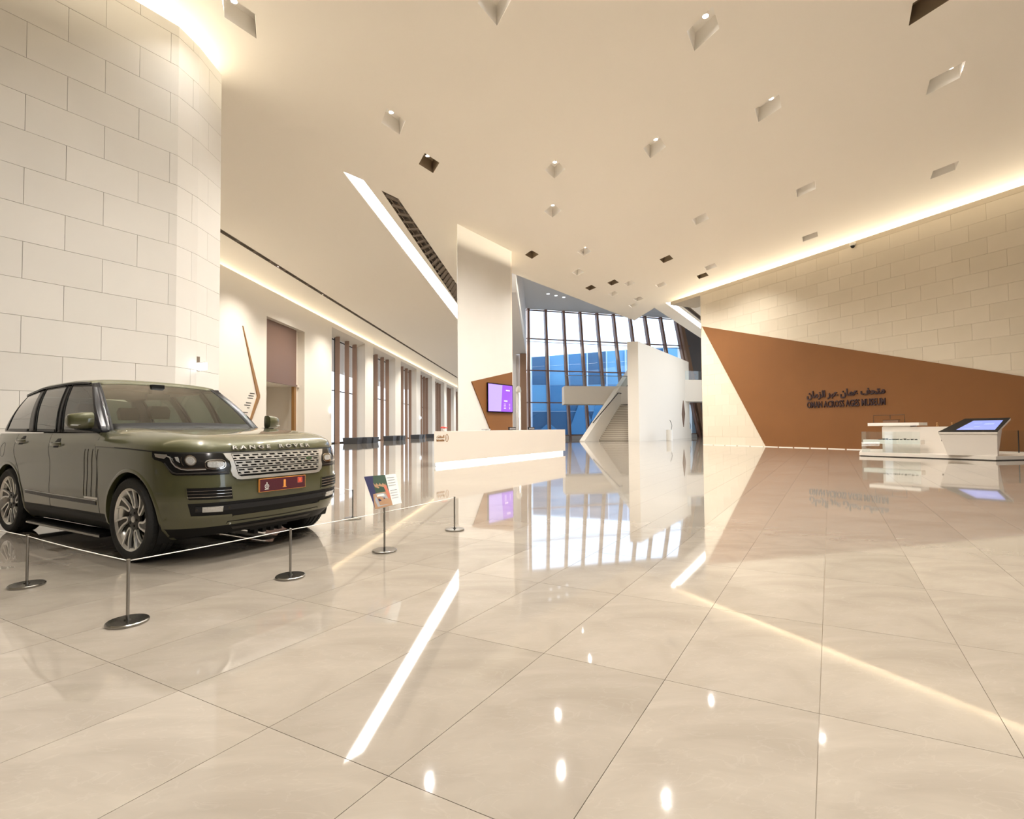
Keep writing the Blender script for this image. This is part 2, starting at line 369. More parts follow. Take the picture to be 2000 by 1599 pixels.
# light slots: an opal diffuser flush in the ceiling
for nm, lp, lb in (('light_slot', strip1, 'long bright tapering light slot in the ceiling left of the stone pillar'), ('light_slot', strip2, 'short bright light slot in the ceiling beyond the right wall end')):
    t = thing(nm, lb, 'ceiling light', (lp[0][0], lp[0][1], ZC))
    V = [(x-lp[0][0], y-lp[0][1], .05) for x, y in lp]; n = len(V)
    obj('diffuser', V, [tuple(range(n))[::-1]], M['led'], t)
    fr = MB().loft([[(v[0], v[1], .0) for v in V], [(v[0], v[1], .06) for v in V]], cap=False); fr.build('frame', M['slot'], t)
WELLS = ['lozenge light well at the top left, against the curved stone wall','pale lozenge light well left of centre, above the dark one','dark lozenge light well with a small lit lamp, left of centre',
 'light well cut by the top edge of the picture, near its middle','largest lozenge light well, at the top right of centre','lozenge light well with lit lamp, second largest on the right','lozenge light well with lit lamp right of the middle',
 'slanting light well near the right edge, under the topmost one','unlit light well cut by the top edge of the picture at right','light well at far right just above the glowing wall edge','small slanting light well between the right wall and the middle',
 'small light well with bright lamp, nearest the sign wall middle','faint light well in the glow beside the dome camera','upper of two light wells near the middle of the ceiling','lower of two light wells near the middle of the ceiling',
 'small dark light well just right of the stone pillar','faint light well right of the dark one by the pillar','small tan light well above the glass wall','dark light well lowest above the glass wall left part','dark light well beside the tan pair above the stair',
 'tan light well under the dark ones above the stair','round looking lit well above the stair wall','dark light well left of the right wall glow','dark light well lying in the glow of the right wall','pale lit light well in the glow of the right wall',
 'tan light well left of the glow above the right light slot','tiny light well next to the farthest ceiling tip','tiny lit well nearest the farthest ceiling tip']
proto = None
for k, c in enumerate(HO+ADDED_WELLS):
    t = thing('recessed_downlight', WELLS[k] if k < len(WELLS) else 'unseen light well added to light the foreground, '+HID_AT[k-len(HO)], 'downlight', (c[0], c[1], ZC), group='lozenge light wells in the ceiling')
    lp = rhomb((0, 0)); n = 4; V = [(x, y, 0) for x, y in lp]+[(x*.9, y*.9, .42) for x, y in lp]
    o = obj('well', V, [(i, (i+1)%4, 4+(i+1)%4, 4+i) for i in range(4)]+[(4,5,6,7)], M['shaft_shade'] if k in (2,8,15,18,19,22,23) else M['shaft'], t)  # dark wells: their inner shade is put into the lining colour
    lx, ly = -.02, -.22
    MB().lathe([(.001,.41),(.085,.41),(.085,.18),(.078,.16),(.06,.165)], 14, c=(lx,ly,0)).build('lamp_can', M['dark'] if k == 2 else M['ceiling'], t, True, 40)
    lit = (k in LIT or k == 2 or k >= len(HO))
    MB().lathe([(.001,.172),(.07,.168),(.07,.162),(.001,.158)], 14, c=(lx,ly,0)).build('lamp_lens', M['lamp'] if lit else M['grey'], t)
    if lit:
        s = lamp('SPOT', 'spot_beam', (c[0]+lx, c[1]+ly, ZC+.145), LIGHT['spot']*{0: .16, 7: .45, 5: .7, 10: .7}.get(k, 1) if k < len(HO) else LIGHT['hid'], spot_size=math.radians(140), spot_blend=.9, shadow_soft_size=.035)

# ------------------------------------------------------------------ right wall (stone, bronze panel)
RW = Wall((13.57,35.8), (.412,-.911), (-.911,-.412))         # s grows towards the camera
LEDGE = 10.86
s_end = RW.s(13.50,36.0); s_beam = RW.s(12.16,38.75)
wr = MB(); RW.box(wr, s_end, 53, 0, 10.55, -2.5, -.04); RW.box(wr, s_beam, 53, 10.62, LEDGE, -2.5, -.04); RW.box(wr, s_beam, s_end, 10.62, LEDGE, -.04, 0)
RW.box(wr, s_beam, 53, 10.86, 12.2, -2.6, -2.5)
wall_r = finish(wr.build('wall_right', M['mortar'])); struct(wall_r, 'long stone clad wall on the right', 'wall')
ar = MB(); RW.box(ar, s_end, s_end+.05, 0, 10.62, -.5, 0); ar.build('end_return', M['plaster'], wall_r)
ROW, Z0R, LEN = .716, .578, 1.25
pan = [(RW.s(13.53,35.85), 8.38), (RW.s(15.61,31.29), 0.0), (52.5, 0.0), (52.5, 8.38-5.23*(52.5-RW.s(13.53,35.85))/(RW.s(20.55,20.36)-RW.s(13.53,35.85)))]
pan = pan[:3]+[(pan[0][0]+ (8.38-.4)/5.23*(RW.s(20.55,20.36)-pan[0][0]), .4)]
a_r = RW.s(20.40,20.71)
meshes = {}
nrow = 0; z = Z0R-ROW
while z < 10.6:
    z1 = z+ROW; zz0 = max(0, z); zz1 = min(LEDGE, z1)
    if zz1-zz0 < .1: z = z1; nrow += 1; continue
    off = 0 if round((z-Z0R)/ROW) % 2 == 0 else LEN/2
    k = -30
    while True:
        s0 = a_r+off+k*LEN; s1 = s0+LEN; k += 1
        if s0 > 20.4: break
        lim = s_end
        if s1 < lim+.05: continue
        s0 = max(s0, lim)
        cxm = [((s0+.01), zz0+.02), (s1-.01, zz0+.02), (s0+.01, zz1-.02), (s1-.01, zz1-.02)]
        if all(inpoly(p, pan) for p in cxm): continue
        g = .0028; key = (round(s1-s0, 3), round(zz1-zz0, 3), random.randrange(3))
        if key not in meshes:
            mb = MB(); w_, h_ = s1-s0-2*g, zz1-zz0-2*g
            mb.box(0, 0, 0, w_, .04, h_); o = mb.build('stone_block', M['stone_r'][key[2]]); meshes[key] = o.data; bpy.data.objects.remove(o)
        o = bpy.data.objects.new('stone_block', meshes[key]); COL.objects.link(o); o.parent = wall_r
        x, y, _ = RW.at(s0+g, 0, 0); o.location = (x, y, zz0+g)
        o.rotation_euler = (0, 0, math.atan2(RW.d[1], RW.d[0])+0.0)
        # local +y must point out of the wall or into it; blocks are 4 cm deep behind the face
        if np.dot((-math.sin(o.rotation_euler.z), math.cos(o.rotation_euler.z)), RW.n) > 0: o.location = (x-RW.n[0]*.04, y-RW.n[1]*.04, zz0+g)
    z = z1; nrow += 1
pr = MB(); RW.box(pr, 20.4, 53, 0, LEDGE, -.04, 0); pr.build('plain_stone_face', M['stone_r'][0], wall_r)
Vp, Fp = fill2d([pan]); Vs, Fs = RW.flat(Vp, Fp, 0, 0, .0, .05)
panel = obj('bronze_wall_panel', Vs, Fs, M['bronze']); tag(panel, 'huge angular bronze brown panel on the right wall bearing the museum sign', 'wall panel'); finish(panel)
# low pale strips along the foot of the wall
sk = MB()
for k in range(22):
    s0 = s_end+.1+k*1.0
    RW.box(sk, s0, s0+.9, .0, .035, .052, .10)
sk.build('trim_1', M['white']); struct(bpy.data.objects['trim_1'], 'low pale strip at the foot of the right wall', 'trim')
# sign
LET = 'OMAN ACROSS AGES MUSEUM'
AR = '\uFEE3\uFE98\uFEA4\uFED2 \uFECB\uFEE4\uFE8E\uFEE5 \uFECB\uFE92\uFEAE \uFE8D\uFEDF\uFEB0\uFEE3\uFE8E\uFEE5'[::-1]
s_a, s_b = RW.s(16.76,28.76), RW.s(18.44,25.03)
sg = thing('museum_sign', 'raised dark museum name in two scripts on the bronze panel', 'sign', RW.at((s_a+s_b)/2, 2.2, .05))
for nm, tx, z0, hh, bd in (('english_lettering', LET, 2.25, .36, .012), ('arabic_lettering', AR, 2.70, .50, .034)):
    Vt, Ft = fit_text(tx, s_b-s_a, hh, bold=bd)
    Vs, Fs = RW.flat(Vt, Ft, s_a, z0, .05, .10); o = obj(nm, Vs, Fs, M['letters'], None); finish(o)
    o.parent = sg; o.matrix_parent_inverse = Matrix.Translation(-Vector(sg.location))

# ------------------------------------------------------------------ stone wall at left (angled corner)
PATH = [(-14.6,1.62),(-7.86,11.85),(-7.77,12.49),(-7.80,13.52)]
PS = [0]
for i in range(3): PS.append(PS[-1]+math.dist(PATH[i], PATH[i+1]))
def path_at(s, off=0.0):
    s = min(max(s, 0), PS[-1]-1e-6); i = max(k for k in range(3) if PS[k] <= s+1e-9)
    t = (s-PS[i])/(PS[i+1]-PS[i]); p = np.array(PATH[i])*(1-t)+np.array(PATH[i+1])*t
    def nr(k):
        d = np.array(PATH[k+1])-np.array(PATH[k]); d /= np.hypot(*d); return np.array([d[1], -d[0]])
    n = nr(i)
    if abs(s-PS[i]) < 1e-6 and i > 0: n = (nr(i-1)+nr(i)); n /= np.dot(n, nr(i))
    if abs(s-PS[i+1]) < 1e-6 and i < 2: n = (nr(i)+nr(i+1)); n /= np.dot(n, nr(i))
    return p+n*off
core = [tuple(path_at(s, -.04)) for s in PS]+[(-13.0,13.52),(-15.2,8),(-15.2,1.62)]
mbw = MB().prism(core, 0, LEDGE); mbw.prism([tuple(path_at(s, -2.6)) for s in PS[:2]]+[tuple(path_at(PS[1], -2.7)), (-17.5,3.0)], LEDGE, 12.0)
wall_s = mbw.build('wall_near_left', M['mortar_l']); struct(finish(wall_s), 'tall pale limestone block wall behind the car', 'wall')
z = .574-ROW; row = 0
while z < ZC-.05:
    zz0, zz1 = max(0, z)+.0035, min(LEDGE, z+ROW)-.0035
    if zz1-zz0 > .08:
        off = 0 if round((z-.574)/ROW) % 2 == 1 else LEN/2
        s0 = PS[1]-1.42-LEN*9+off
        while s0 < PS[-1]-.02:
            s1 = s0+LEN
            if s1 > 3.2:
                a, b = max(s0, 3.2)+.0035, min(s1, PS[-1])-.0035
                if b-a > .04:
                    cuts = [a]+[q for q in PS[1:3] if a+.001 < q < b-.001]+[b]
                    lo = [(*path_at(q, -.04), zz0) for q in cuts]+[(*path_at(q, 0), zz0) for q in cuts[::-1]]
                    hi = [(x, y, zz1) for x, y, _ in lo]
                    o = MB().loft([lo, hi]).build('stone_block', random.choice(M['stone']), wall_s)
            s0 = s1
    z += ROW
es = thing('exit_sign', 'white lit exit sign box on the stone wall behind the car', 'exit sign', (*path_at(PS[2]+.05, .02), 2.72))
MB().box(0,-.03,0,.30,.03,.17).build('light_box', M['exit'], es)
MB().box(-.02,-.04,-.02,0,.04,.34).build('bracket', M['slot'], es); MB().box(-.0,-.035,.17,.31,.035,.19).build('rim', M['white'], es)
es.rotation_euler = (0,0,math.radians(-25))

# ------------------------------------------------------------------ corridor wall at far left
LW = Wall((-16.78,29.03), (.05,1), (1,-.05))
win_s = [(16.02+11.45*k, 16.02+11.45*k+8.8) for k in range(7)]
door = (5.15, 10.75); TOPW = 10.45; TOPD = 8.98
wl = MB(); cuts = [(-16, door[0])]; prev = door[1]
for a, b in win_s: cuts.append((prev, a)); prev = b
cuts.append((prev, 95))
for a, b in cuts: LW.box(wl, a, b, 0, LEDGE, -1.0, 0)
LW.box(wl, door[0], door[1], TOPD, LEDGE, -1.0, 0)
for a, b in win_s: LW.box(wl, a, b, TOPW, LEDGE, -1.0, 0)
LW.box(wl, -16, 95, 10.7, 12.2, -2.7, -2.5); LW.box(wl, -16, 95, 10.78, LEDGE, -2.5, -1.0)
wall_l = finish(wl.build('wall_left', M['plaster'])); struct(wall_l, 'long cream corridor wall with tall window bays', 'wall')
for i, (a, b) in enumerate(win_s):
    w = thing('window_%d' % (i+1), None, None, LW.at(a, 0, -.9)); w['kind'] = 'structure'; w['label'] = 'tall corridor window bay with brown vertical fins, number %d from the near end' % (i+1); w['category'] = 'window'
    inv = Matrix.Translation(-Vector(w.location))
    def P(o): finish(o); o.parent = w; o.matrix_parent_inverse = inv; return o
    sf = MB().hexa([LW.at(a,TOPW-.01,0),LW.at(b,TOPW-.01,0),LW.at(b,TOPW-.45,-.95),LW.at(a,TOPW-.45,-.95)], [LW.at(a,TOPW,0),LW.at(b,TOPW,0),LW.at(b,TOPW,-.95),LW.at(a,TOPW,-.95)])
    P(sf.build('sloping_head', M['plaster']))
    fr = MB()
    for z0, z1 in ((0,.12), (4.93,5.03), (TOPW-.7,TOPW-.6)): LW.box(fr, a, b, z0, z1, -.97, -.90)
    for q in (a, a+2.9, a+5.8, b-.08): LW.box(fr, q, q+.08, 0, TOPW-.4, -.97, -.90)
    P(fr.build('frame', M['dark']))
    g = MB(); LW.box(g, a+.05, b-.05, .05, TOPW-.5, -.945, -.94); P(g.build('pane', M['glass_w']))
    for q in (2.9, 5.3, 7.4):
        f = MB(); LW.box(f, a+q, a+q+.10, 0, TOPW-.35, -.88, -.44); P(f.build('fin', M['brown']))
# doorway with bronze shutter
dr = thing('door_1', 'tall doorway with bronze brown overpanel in the corridor wall', 'door', LW.at(door[0], 0, 0)); dr['kind'] = 'structure'
inv = Matrix.Translation(-Vector(dr.location))
def PD(o, p=None): finish(o); o.parent = p or dr; o.matrix_parent_inverse = inv; return o
a, b = door
m_ = MB(); LW.box(m_, a, b-.55, 4.75, TOPD, -.55, -.40); PD(m_.build('overpanel', M['bronze_d']))
m_ = MB(); LW.box(m_, a, b-.55, 4.62, 4.75, -.60, -.30); PD(m_.build('overpanel_lip', M['bronze_d']))
m_ = MB(); LW.box(m_, a-.5, b+.5, 0, 11, -3.1, -3.0); LW.box(m_, a-.3, b+.3, 4.6, 4.75, -3.0, -.4); LW.box(m_, a-.2, a, 0, TOPD, -3.0, -1.0); LW.box(m_, b, b+.2, 0, TOPD, -3.0, -1.0)
PD(m_.build('recess_walls', M['plaster']))
m_ = MB(); LW.box(m_, b-.85, b-.55, 0, 4.62, -.62, -.40); PD(m_.build('jamb', M['jamb']))
m_ = MB(); LW.box(m_, b-.55, b, 0, TOPD, -.95, -.55); PD(m_.build('side_reveal', M['plaster']))
# bent bronze line with small text
bl = [(31.32,7.74),(31.37,7.72),(33.32,3.58),(33.32,3.40),(31.73,.9),(31.63,.9),(33.02,3.46)]
bl = [(y-29.03, z) for y, z in bl]
Vb, Fb = fill2d([bl]); Vs, Fs = LW.flat(Vb, Fb, 0, 0, 0, .06)
bt = thing('bent_wall_marker', 'thin bent bronze line on the corridor wall, seen above the bonnet', 'wall ornament', LW.at(3.6, 2, .03))
o = finish(obj('bronze_line', Vs, Fs, M['jamb'])); o.parent = bt; o.matrix_parent_inverse = Matrix.Translation(-Vector(bt.location))
mb = MB(); random.seed(5)
for k in range(13):
    z = 3.62-.155*k; s1 = 3.72-.095*k; wd = .25+random.random()*.45
    if k % 4 == 3: continue
    LW.box(mb, s1-wd, s1, z-.022, z+.022, .0, .012)
o = finish(mb.build('wall_text', M['dark'])); o.parent = bt; o.matrix_parent_inverse = Matrix.Translation(-Vector(bt.location)); o['kind'] = 'stuff'
for k, (s, z, lb) in enumerate(((15.75, 2.98, 'tiny lit sign on the corridor wall before the first window bay'), (49.9, 3.1, 'tiny lit sign on the corridor wall pier farther away'))):
    t = thing('exit_sign', lb, 'exit sign', LW.at(s, z, .12)); MB().box(0,-.3,-.16,.05,.3,.16).build('light_box', M['exit_soft'], t); MB().box(-.12,-.03,-.03,0,.03,.03).build('bracket', M['slot'], t)
# benches
def bench(loc, rz, lb, parts):
    t = thing('bench', lb, 'bench', loc, rz, 'charcoal benches along the window bays')
    for (x0, x1, y0, y1, k) in parts:
        lo = [(x0,y0,0),(x1,y0+.1*k,0),(x1,y1-.1*k,0),(x0,y1,0)]; hi = [(x0-.06,y0-.06,.55),(x1+.06,y0+.05*k,.55),(x1+.06,y1+.06,.55),(x0-.06,y1+.06,.55)]
        finish(MB().hexa(lo, hi).build('seat_block', M['bench'], t))
bench((-14.6,46.6,0), 0, 'charcoal faceted bench in front of the first window bay', [(-.45,.75,-1.2,.3,1),(-.1,1.1,.7,2.2,-1),(-.3,1.2,2.4,4.4,1)])
bench((-14.1,58.5,0), 0, 'charcoal bow tie shaped bench at the second window bay', [(-.4,.6,-1.0,1.1,1),(.1,.9,1.2,2.0,-1),(-.3,1.0,2.1,3.9,1)])
bench((-13.4,70.0,0), 0, 'dark bench at the third window bay', [(-.4,.7,-.6,2.2,1),(-.3,.8,2.4,3.6,-1)])
bench((-12.75,78.6,0), 0, 'dark bench farthest away, beside the desk end', [(-.4,.8,-.6,2.4,1),(-.1,.9,2.7,4.6,-1)])

# ------------------------------------------------------------------ rest of the shell
m_ = MB(); m_.box(-31,-13.2,0,27,-13,12.2); m_.box(-15.4,-13,0,-15.2,1.62,12.2); w = m_.build('wall_behind', M['backwall']); struct(w, 'plain dark wall behind the camera', 'wall')
m_ = MB(); m_.box(-22,124,0,5,124.2,15); w = m_.build('wall_far', M['plaster']); struct(w, 'far end wall of the corridor', 'wall')
m_ = MB(); m_.box(-32,-14,12.2,27,28,12.4); m_.box(-22,28,12.2,-1.4,125,12.4); w = m_.build('roof_slab', M['grey']); struct(w, 'roof slab above the ceiling void', 'roof')

# ------------------------------------------------------------------ pillar with bronze plate and screen
PW = Wall((-2.555,24.124), (.562,.827), (.827,-.562))
m_ = MB().prism([(-2.555,24.124),(-.015,27.862),(-.20,30.4),(-2.95,27.6)], 0, ZC)
pil = finish(m_.build('stone_pillar', M['stone'][1])); struct(pil, 'broad pale stone pillar behind the information desk', 'pillar')
m_ = MB().prism([(-.015,27.862),(.05,27.95),(-.14,30.4),(-.20,30.4)], 0, ZC); finish(m_.build('edge_return', M['plaster'], pil))
pp = [(PW.s(-2.0,24.94),3.56),(4.53,4.33),(4.53,0),(1.95+.27,0),(PW.s(-1.14,26.21),1.16)]
Vb, Fb = fill2d([pp]); Vs, Fs = PW.flat(Vb, Fb, 0, 0, 0, .05)
tag(finish(obj('bronze_pillar_plate', Vs, Fs, M['bronze'])), 'angular bronze plate on the stone pillar behind the screen', 'wall panel')
s0, s1 = PW.s(-1.33,25.93), PW.s(-.05,27.81)
tv = thing('display_screen', 'purple information screen mounted on the bronze pillar plate', 'screen', PW.at((s0+s1)/2, 2.1, .05))
inv = Matrix.Translation(-Vector(tv.location))
def PT(mb_, nm, m): o = finish(mb_.build(nm, m)); o.parent = tv; o.matrix_parent_inverse = inv; return o
m_ = MB(); PW.box(m_, s0, s1, 2.09, 3.60, .05, .12); PT(m_, 'casing', M['gloss'])
m_ = MB(); PW.box(m_, s0+.05, s1-.05, 2.14, 3.55, .12, .124); PT(m_, 'screen', M['screen_p'])
m_ = MB(); V = [(s0+.06,2.15),(s0+1.15,2.15),(s0+1.3,3.54),(s0+.06,3.54)]; Vs, Fs = PW.flat(V, [(0,1,2,3)], 0, 0, .124, .126); o = finish(obj('picture', Vs, Fs, M['screen_l'])); o.parent = tv; o.matrix_parent_inverse = inv
m_ = MB()
for (a, b, z) in ((1.62,1.98,3.25),(1.45,1.75,2.68)): PW.box(m_, s0+a, s0+b, z, z+.06, .124, .127)
for k in range(4): PW.box(m_, s0+1.42, s0+1.6, 2.3+.08*k, 2.32+.08*k, .124, .127); PW.box(m_, s0+1.9, s0+2.0, 2.3+.08*k, 2.32+.08*k, .124, .127)
PT(m_, 'screen_lines', M['screen_w'])

# ------------------------------------------------------------------ information desk
CW = Wall((-2.525,16.46), (.515,.857), (.857,-.515)); LC = CW.s(2.60,25.0)
ds = thing('information_desk', 'long white information desk with a light strip at its foot', 'desk', CW.at(LC/2, 0, -.4)); inv = Matrix.Translation(-Vector(ds.location))
def PC(mb_, nm, m): o = finish(mb_.build(nm, m)); o.parent = ds; o.matrix_parent_inverse = inv; return o
m_ = MB(); m_.hexa([CW.at(0,.13,0),CW.at(LC,.13,0),CW.at(LC,.13,-.9),CW.at(1.15,.13,-.9)], [CW.at(0,1.15,0),CW.at(LC,1.17,0),CW.at(LC,1.17,-.9),CW.at(1.15,1.15,-.9)]); PC(m_, 'body', M['counter'])
m_ = MB(); m_.hexa([CW.at(.3,0,-.12),CW.at(LC-.15,0,-.12),CW.at(LC-.15,0,-.75),CW.at(1.1,0,-.75)], [CW.at(.3,.13,-.12),CW.at(LC-.15,.13,-.12),CW.at(LC-.15,.13,-.75),CW.at(1.1,.13,-.75)]); PC(m_, 'plinth', M['white'])
m_ = MB(); CW.box(m_, .22, LC-.1, .015, .125, -.12, -.085); PC(m_, 'light_strip', M['led_c'])
ARI = '\uFE8D\uFEFB\uFEB3\uFE98\uFECC\uFEFC\uFEE3\uFE8E\uFE95'[::-1]
for tx, z0, hh, m in ((ARI, .93, .10, 'jamb'), ('Information', .82, .085, 'jamb')):
    Vt, Ft = fit_text(tx, .40, hh, bold=.01); Vs, Fs = CW.flat(Vt, Ft, .12, z0, 0, .008); o = finish(obj('lettering', Vs, Fs, M[m])); o.parent = ds; o.matrix_parent_inverse = inv
ring = [(.08*math.cos(2*math.pi*k/24), .13*math.sin(2*math.pi*k/24)) for k in range(24)]; ring2 = [(x*.82, y*.88) for x, y in ring]
Vb, Fb = fill2d([ring, ring2]); Vs, Fs = CW.flat(Vb, Fb, .66, .93, 0, .008); o = finish(obj('oval_symbol', Vs, Fs, M['jamb'])); o.parent = ds; o.matrix_parent_inverse = inv
m_ = MB(); CW.box(m_, .65, .67, .87, .97, 0, .008); CW.box(m_, .65, .67, .985, 1.0, 0, .008); PC(m_, 'symbol_stroke', M['jamb'])
# monitors and small things on the desk
for k, (s, lb) in enumerate(((3.9, 'low grey monitor on the desk near the left third'), (5.9, 'black framed monitor on the desk in front of the bronze plate'), (7.6, 'black framed monitor on the desk near the right end'))):
    t = thing('desk_monitor', lb, 'monitor', CW.at(s, 1.17, -.6), math.atan2(.857,.515), 'monitors on the information desk')
    hh = .05 if k == 0 else .12
    MB().box(-.28,-.02,0,.28,.02,hh).build('casing', M['grey'] if k == 0 else M['gloss'], t); MB().box(-.08,-.08,.012,.08,.1,.02).build('foot', M['dark'], t)
    if k: MB().box(-.24,-.025,.02,.24,-.02,hh-.02).build('screen', M['greydark'], t)
t = thing('flower_vase', 'small red flower arrangement on the left of the desk', 'flowers', CW.at(1.3, 1.165, -.65))
MB().lathe([(.001,0),(.04,0),(.05,.05),(.035,.08),(.001,.08)], 10).build('vase', M['white'], t, True)
fl = MB()
for k in range(9):
    a = k*2.4; r = .06*math.sqrt(k/3+.2); fl.lathe([(.001,0),(.035,.01),(.04,.03),(.02,.045),(.001,.04)], 6, c=(r*math.cos(a), r*math.sin(a), .08+.03*random.random()))
tag(fl.build('petals', M['red'], t, True), kind='stuff')
# ------------------------------------------------------------------ atrium
ATZ = 15.42
at = obj('atrium_ceiling', [(-1.6,24,ATZ),(32,24,ATZ),(32,69.1,ATZ),(1.75,59.8,ATZ),(-1.6,59.8,ATZ)], [(4,3,2,1,0)], M['atrium']); struct(at, 'high grey ceiling of the glazed hall', 'ceiling')
mb = MB()
for k in range(9):
    x, y = 3.2+(k % 3)*.9+(k//3)*.35, 47+(k//3)*3.1+(k % 3)*.7
    mb.lathe([(.001,ATZ-.02),(.16,ATZ-.02),(.16,ATZ-.001),(.001,ATZ-.001)], 10, c=(x,y,0))
mb.build('lamp_lens', M['exit_soft'], at)
av = MB(); av.hexa([(-1.5,32.3,9.95),(.33,32.3,9.95),(1.72,59.4,9.95),(-1.5,59.4,9.95)], [(-1.5,32.3,ATZ),(.33,32.3,ATZ),(1.72,59.4,ATZ),(-1.5,59.4,ATZ)])
av = finish(av.build('upper_volume', M['lav'])); struct(av, 'pale upper storey block left of the glazed hall', 'wall')
m_ = MB(); m_.box(-1.5,59.4,0,.55,59.8,9.95); m_.box(.55,59.5,0,.95,59.9,9.95); w = finish(m_.build('wall_atrium', M['lav'])); struct(w, 'pale grey wall strip beside the glazed hall', 'wall')
m_ = MB(); m_.box(.95,58.6,0,1.72,59.2,9.94); finish(m_.build('brown_jamb', M['brown'], w))
m_ = MB(); m_.box(23.6,66.7,0,24.4,72,ATZ); m_.box(26,56,0,26.4,75,ATZ); w = finish(m_.build('wall_atrium_right', M['plaster'])); struct(w, 'cream wall closing the glazed hall on the right', 'wall')
# curtain wall
GW = Wall((1.75,59.8), (19.15,5.9), (5.9,-19.15))
gs = lambda x: (x-1.75)/19.15*math.hypot(19.15,5.9)
TOPX = [1.94,4.02,6.21,8.3,10.46,12.64,14.85,16.89,19.08,21.23]
gw = thing('window_8', None, None, GW.at(0, 0, 0)); gw['kind'] = 'structure'; gw['label'] = 'tall glazed curtain wall with leaning mullions at the end of the hall'; gw['category'] = 'window'
inv = Matrix.Translation(-Vector(gw.location))
def PG(mb_, nm, m): o = finish(mb_.build(nm, m)); o.parent = gw; o.matrix_parent_inverse = inv; return o
LEAN = [0,.40,.72,1.0,1.3,1.62,1.95,2.35,2.8,3.3]
def mull(k, z, dx=0): return gs(TOPX[k])+LEAN[k]*(1-z/15.4)+dx
LV = [0.42, 4.33, 8.14, 11.9, 15.40]
for k in range(10):
    w2 = .13; m_ = MB()
    m_.hexa([GW.at(mull(k,0)-w2,0,-.1),GW.at(mull(k,0)+w2,0,-.1),GW.at(mull(k,0)+w2,0,.42),GW.at(mull(k,0)-w2,0,.42)], [GW.at(mull(k,15.4)-w2,15.4,-.1),GW.at(mull(k,15.4)+w2,15.4,-.1),GW.at(mull(k,15.4)+w2,15.4,.42),GW.at(mull(k,15.4)-w2,15.4,.42)])
    PG(m_, 'mullion', M['brownframe'])
    if k < 9:
        for j in range(4):
            z0, z1 = LV[j], LV[j+1]
            m_ = MB(); m_.hexa([GW.at(mull(k,z0)+w2,z0,-.02),GW.at(mull(k+1,z0)-w2,z0,-.02),GW.at(mull(k+1,z0)-w2,z0,0),GW.at(mull(k,z0)+w2,z0,0)], [GW.at(mull(k,z1)+w2,z1,-.02),GW.at(mull(k+1,z1)-w2,z1,-.02),GW.at(mull(k+1,z1)-w2,z1,0),GW.at(mull(k,z1)+w2,z1,0)])
            PG(m_, 'pane', M['glass_b'])
for z in LV[:-1]+[15.3]:
    m_ = MB(); GW.box(m_, gs(1.75), gs(25.2), z-.06, z+.06, -.05, .12); PG(m_, 'transom', M['brownframe'])
for z in (11.55,):
    m_ = MB(); GW.box(m_, gs(1.75), gs(24), z-.025, z+.025, -.03, .05); PG(m_, 'thin_transom', M['brownframe'])
m_ = MB(); GW.box(m_, gs(1.75), gs(24), 0, .36, -.3, .3); PG(m_, 'curb', M['grey'])
m_ = MB(); a, b = gs(21.6)+3.4, gs(21.6)
m_.hexa([GW.at(a,0,-.1),GW.at(a+.5,0,-.1),GW.at(a+.5,0,.5),GW.at(a,0,.5)], [GW.at(b,15.4,-.1),GW.at(b+.5,15.4,-.1),GW.at(b+.5,15.4,.5),GW.at(b,15.4,.5)]); PG(m_, 'corner_frame', M['brown'])
m_ = MB(); m_.hexa([GW.at(a+.5,0,-.1),GW.at(a+5,0,.8),GW.at(a+5,0,.9),GW.at(a+.5,0,0)], [GW.at(b+.5,15.4,-.1),GW.at(b+5,15.4,.8),GW.at(b+5,15.4,.9),GW.at(b+.5,15.4,0)]); PG(m_, 'grey_cladding', M['greydark'])
# outside
w = obj('outdoor_ground', [(-90,-30,-.15),(-17.9,-30,-.15),(-17.9+.05*155,125,-.15),(-90,200,-.15)], [(0,1,2,3)], M['ground']); struct(w, 'pale paved ground outside the corridor windows', 'ground')
w = obj('outdoor_court', [(-2,60.6,-.1),(40,73.5,-.1),(60,160,-.1),(-2,160,-.1)], [(0,1,2,3)], M['ground']); struct(w, 'pale paved court outside the glazed hall', 'ground')
bb = thing('glass_building', 'blue glass clad wing standing beyond the curtain wall', 'building', (3.6, 92, 0))
xs = [0, 3.2, 6.6, 10.1, 13.6, 17.1, 20.6, 24.1, 27.6, 31.4, 35.5]
hz = lambda x: 14.25+(x*.072 if x < 19 else 1.37+(x-19)*.03)
for k in range(10):
    for (z0, z1) in ((0, 4.4), (4.4, 9.2), (9.2, None)):
        ya, yb = (k % 2)*.35, ((k+1) % 2)*.35
        za, zb = (hz(xs[k]), hz(xs[k+1])) if z1 is None else (z1-.02, z1-.02)
        m_ = MB(); m_.hexa([(xs[k]+.06,ya,z0),(xs[k+1]-.06,yb,z0),(xs[k+1]-.06,yb+.3,z0),(xs[k]+.06,ya+.3,z0)], [(xs[k]+.06,ya,za),(xs[k+1]-.06,yb,zb),(xs[k+1]-.06,yb+.3,zb),(xs[k]+.06,ya+.3,za)])
        m_.build('blue_panel', M['bluew'][(k*2+(z1 is None)+(0 if z0 < 1 else 1)) % 3] if z0 > 1 else M['bluew'][2], bb)
    m_ = MB(); m_.box(xs[k]-.10, -.30, 0, xs[k]+.10, .1, hz(xs[k])); m_.build('seam', M['seam'], bb)
for (x, y) in ((3, 2.2), (9, 6.5), (12.5, 8)):
    m_ = MB(); m_.hexa([(x-2.6,-.35,.2),(x+2.6,-.35,.2),(x+2.6,-.1,.2),(x-2.6,-.1,.2)], [(x-.2,-.35,y),(x+.2,-.35,y),(x+.2,-.1,y),(x-.2,-.1,y)]); m_.build('facet', M['bluew'][0], bb)
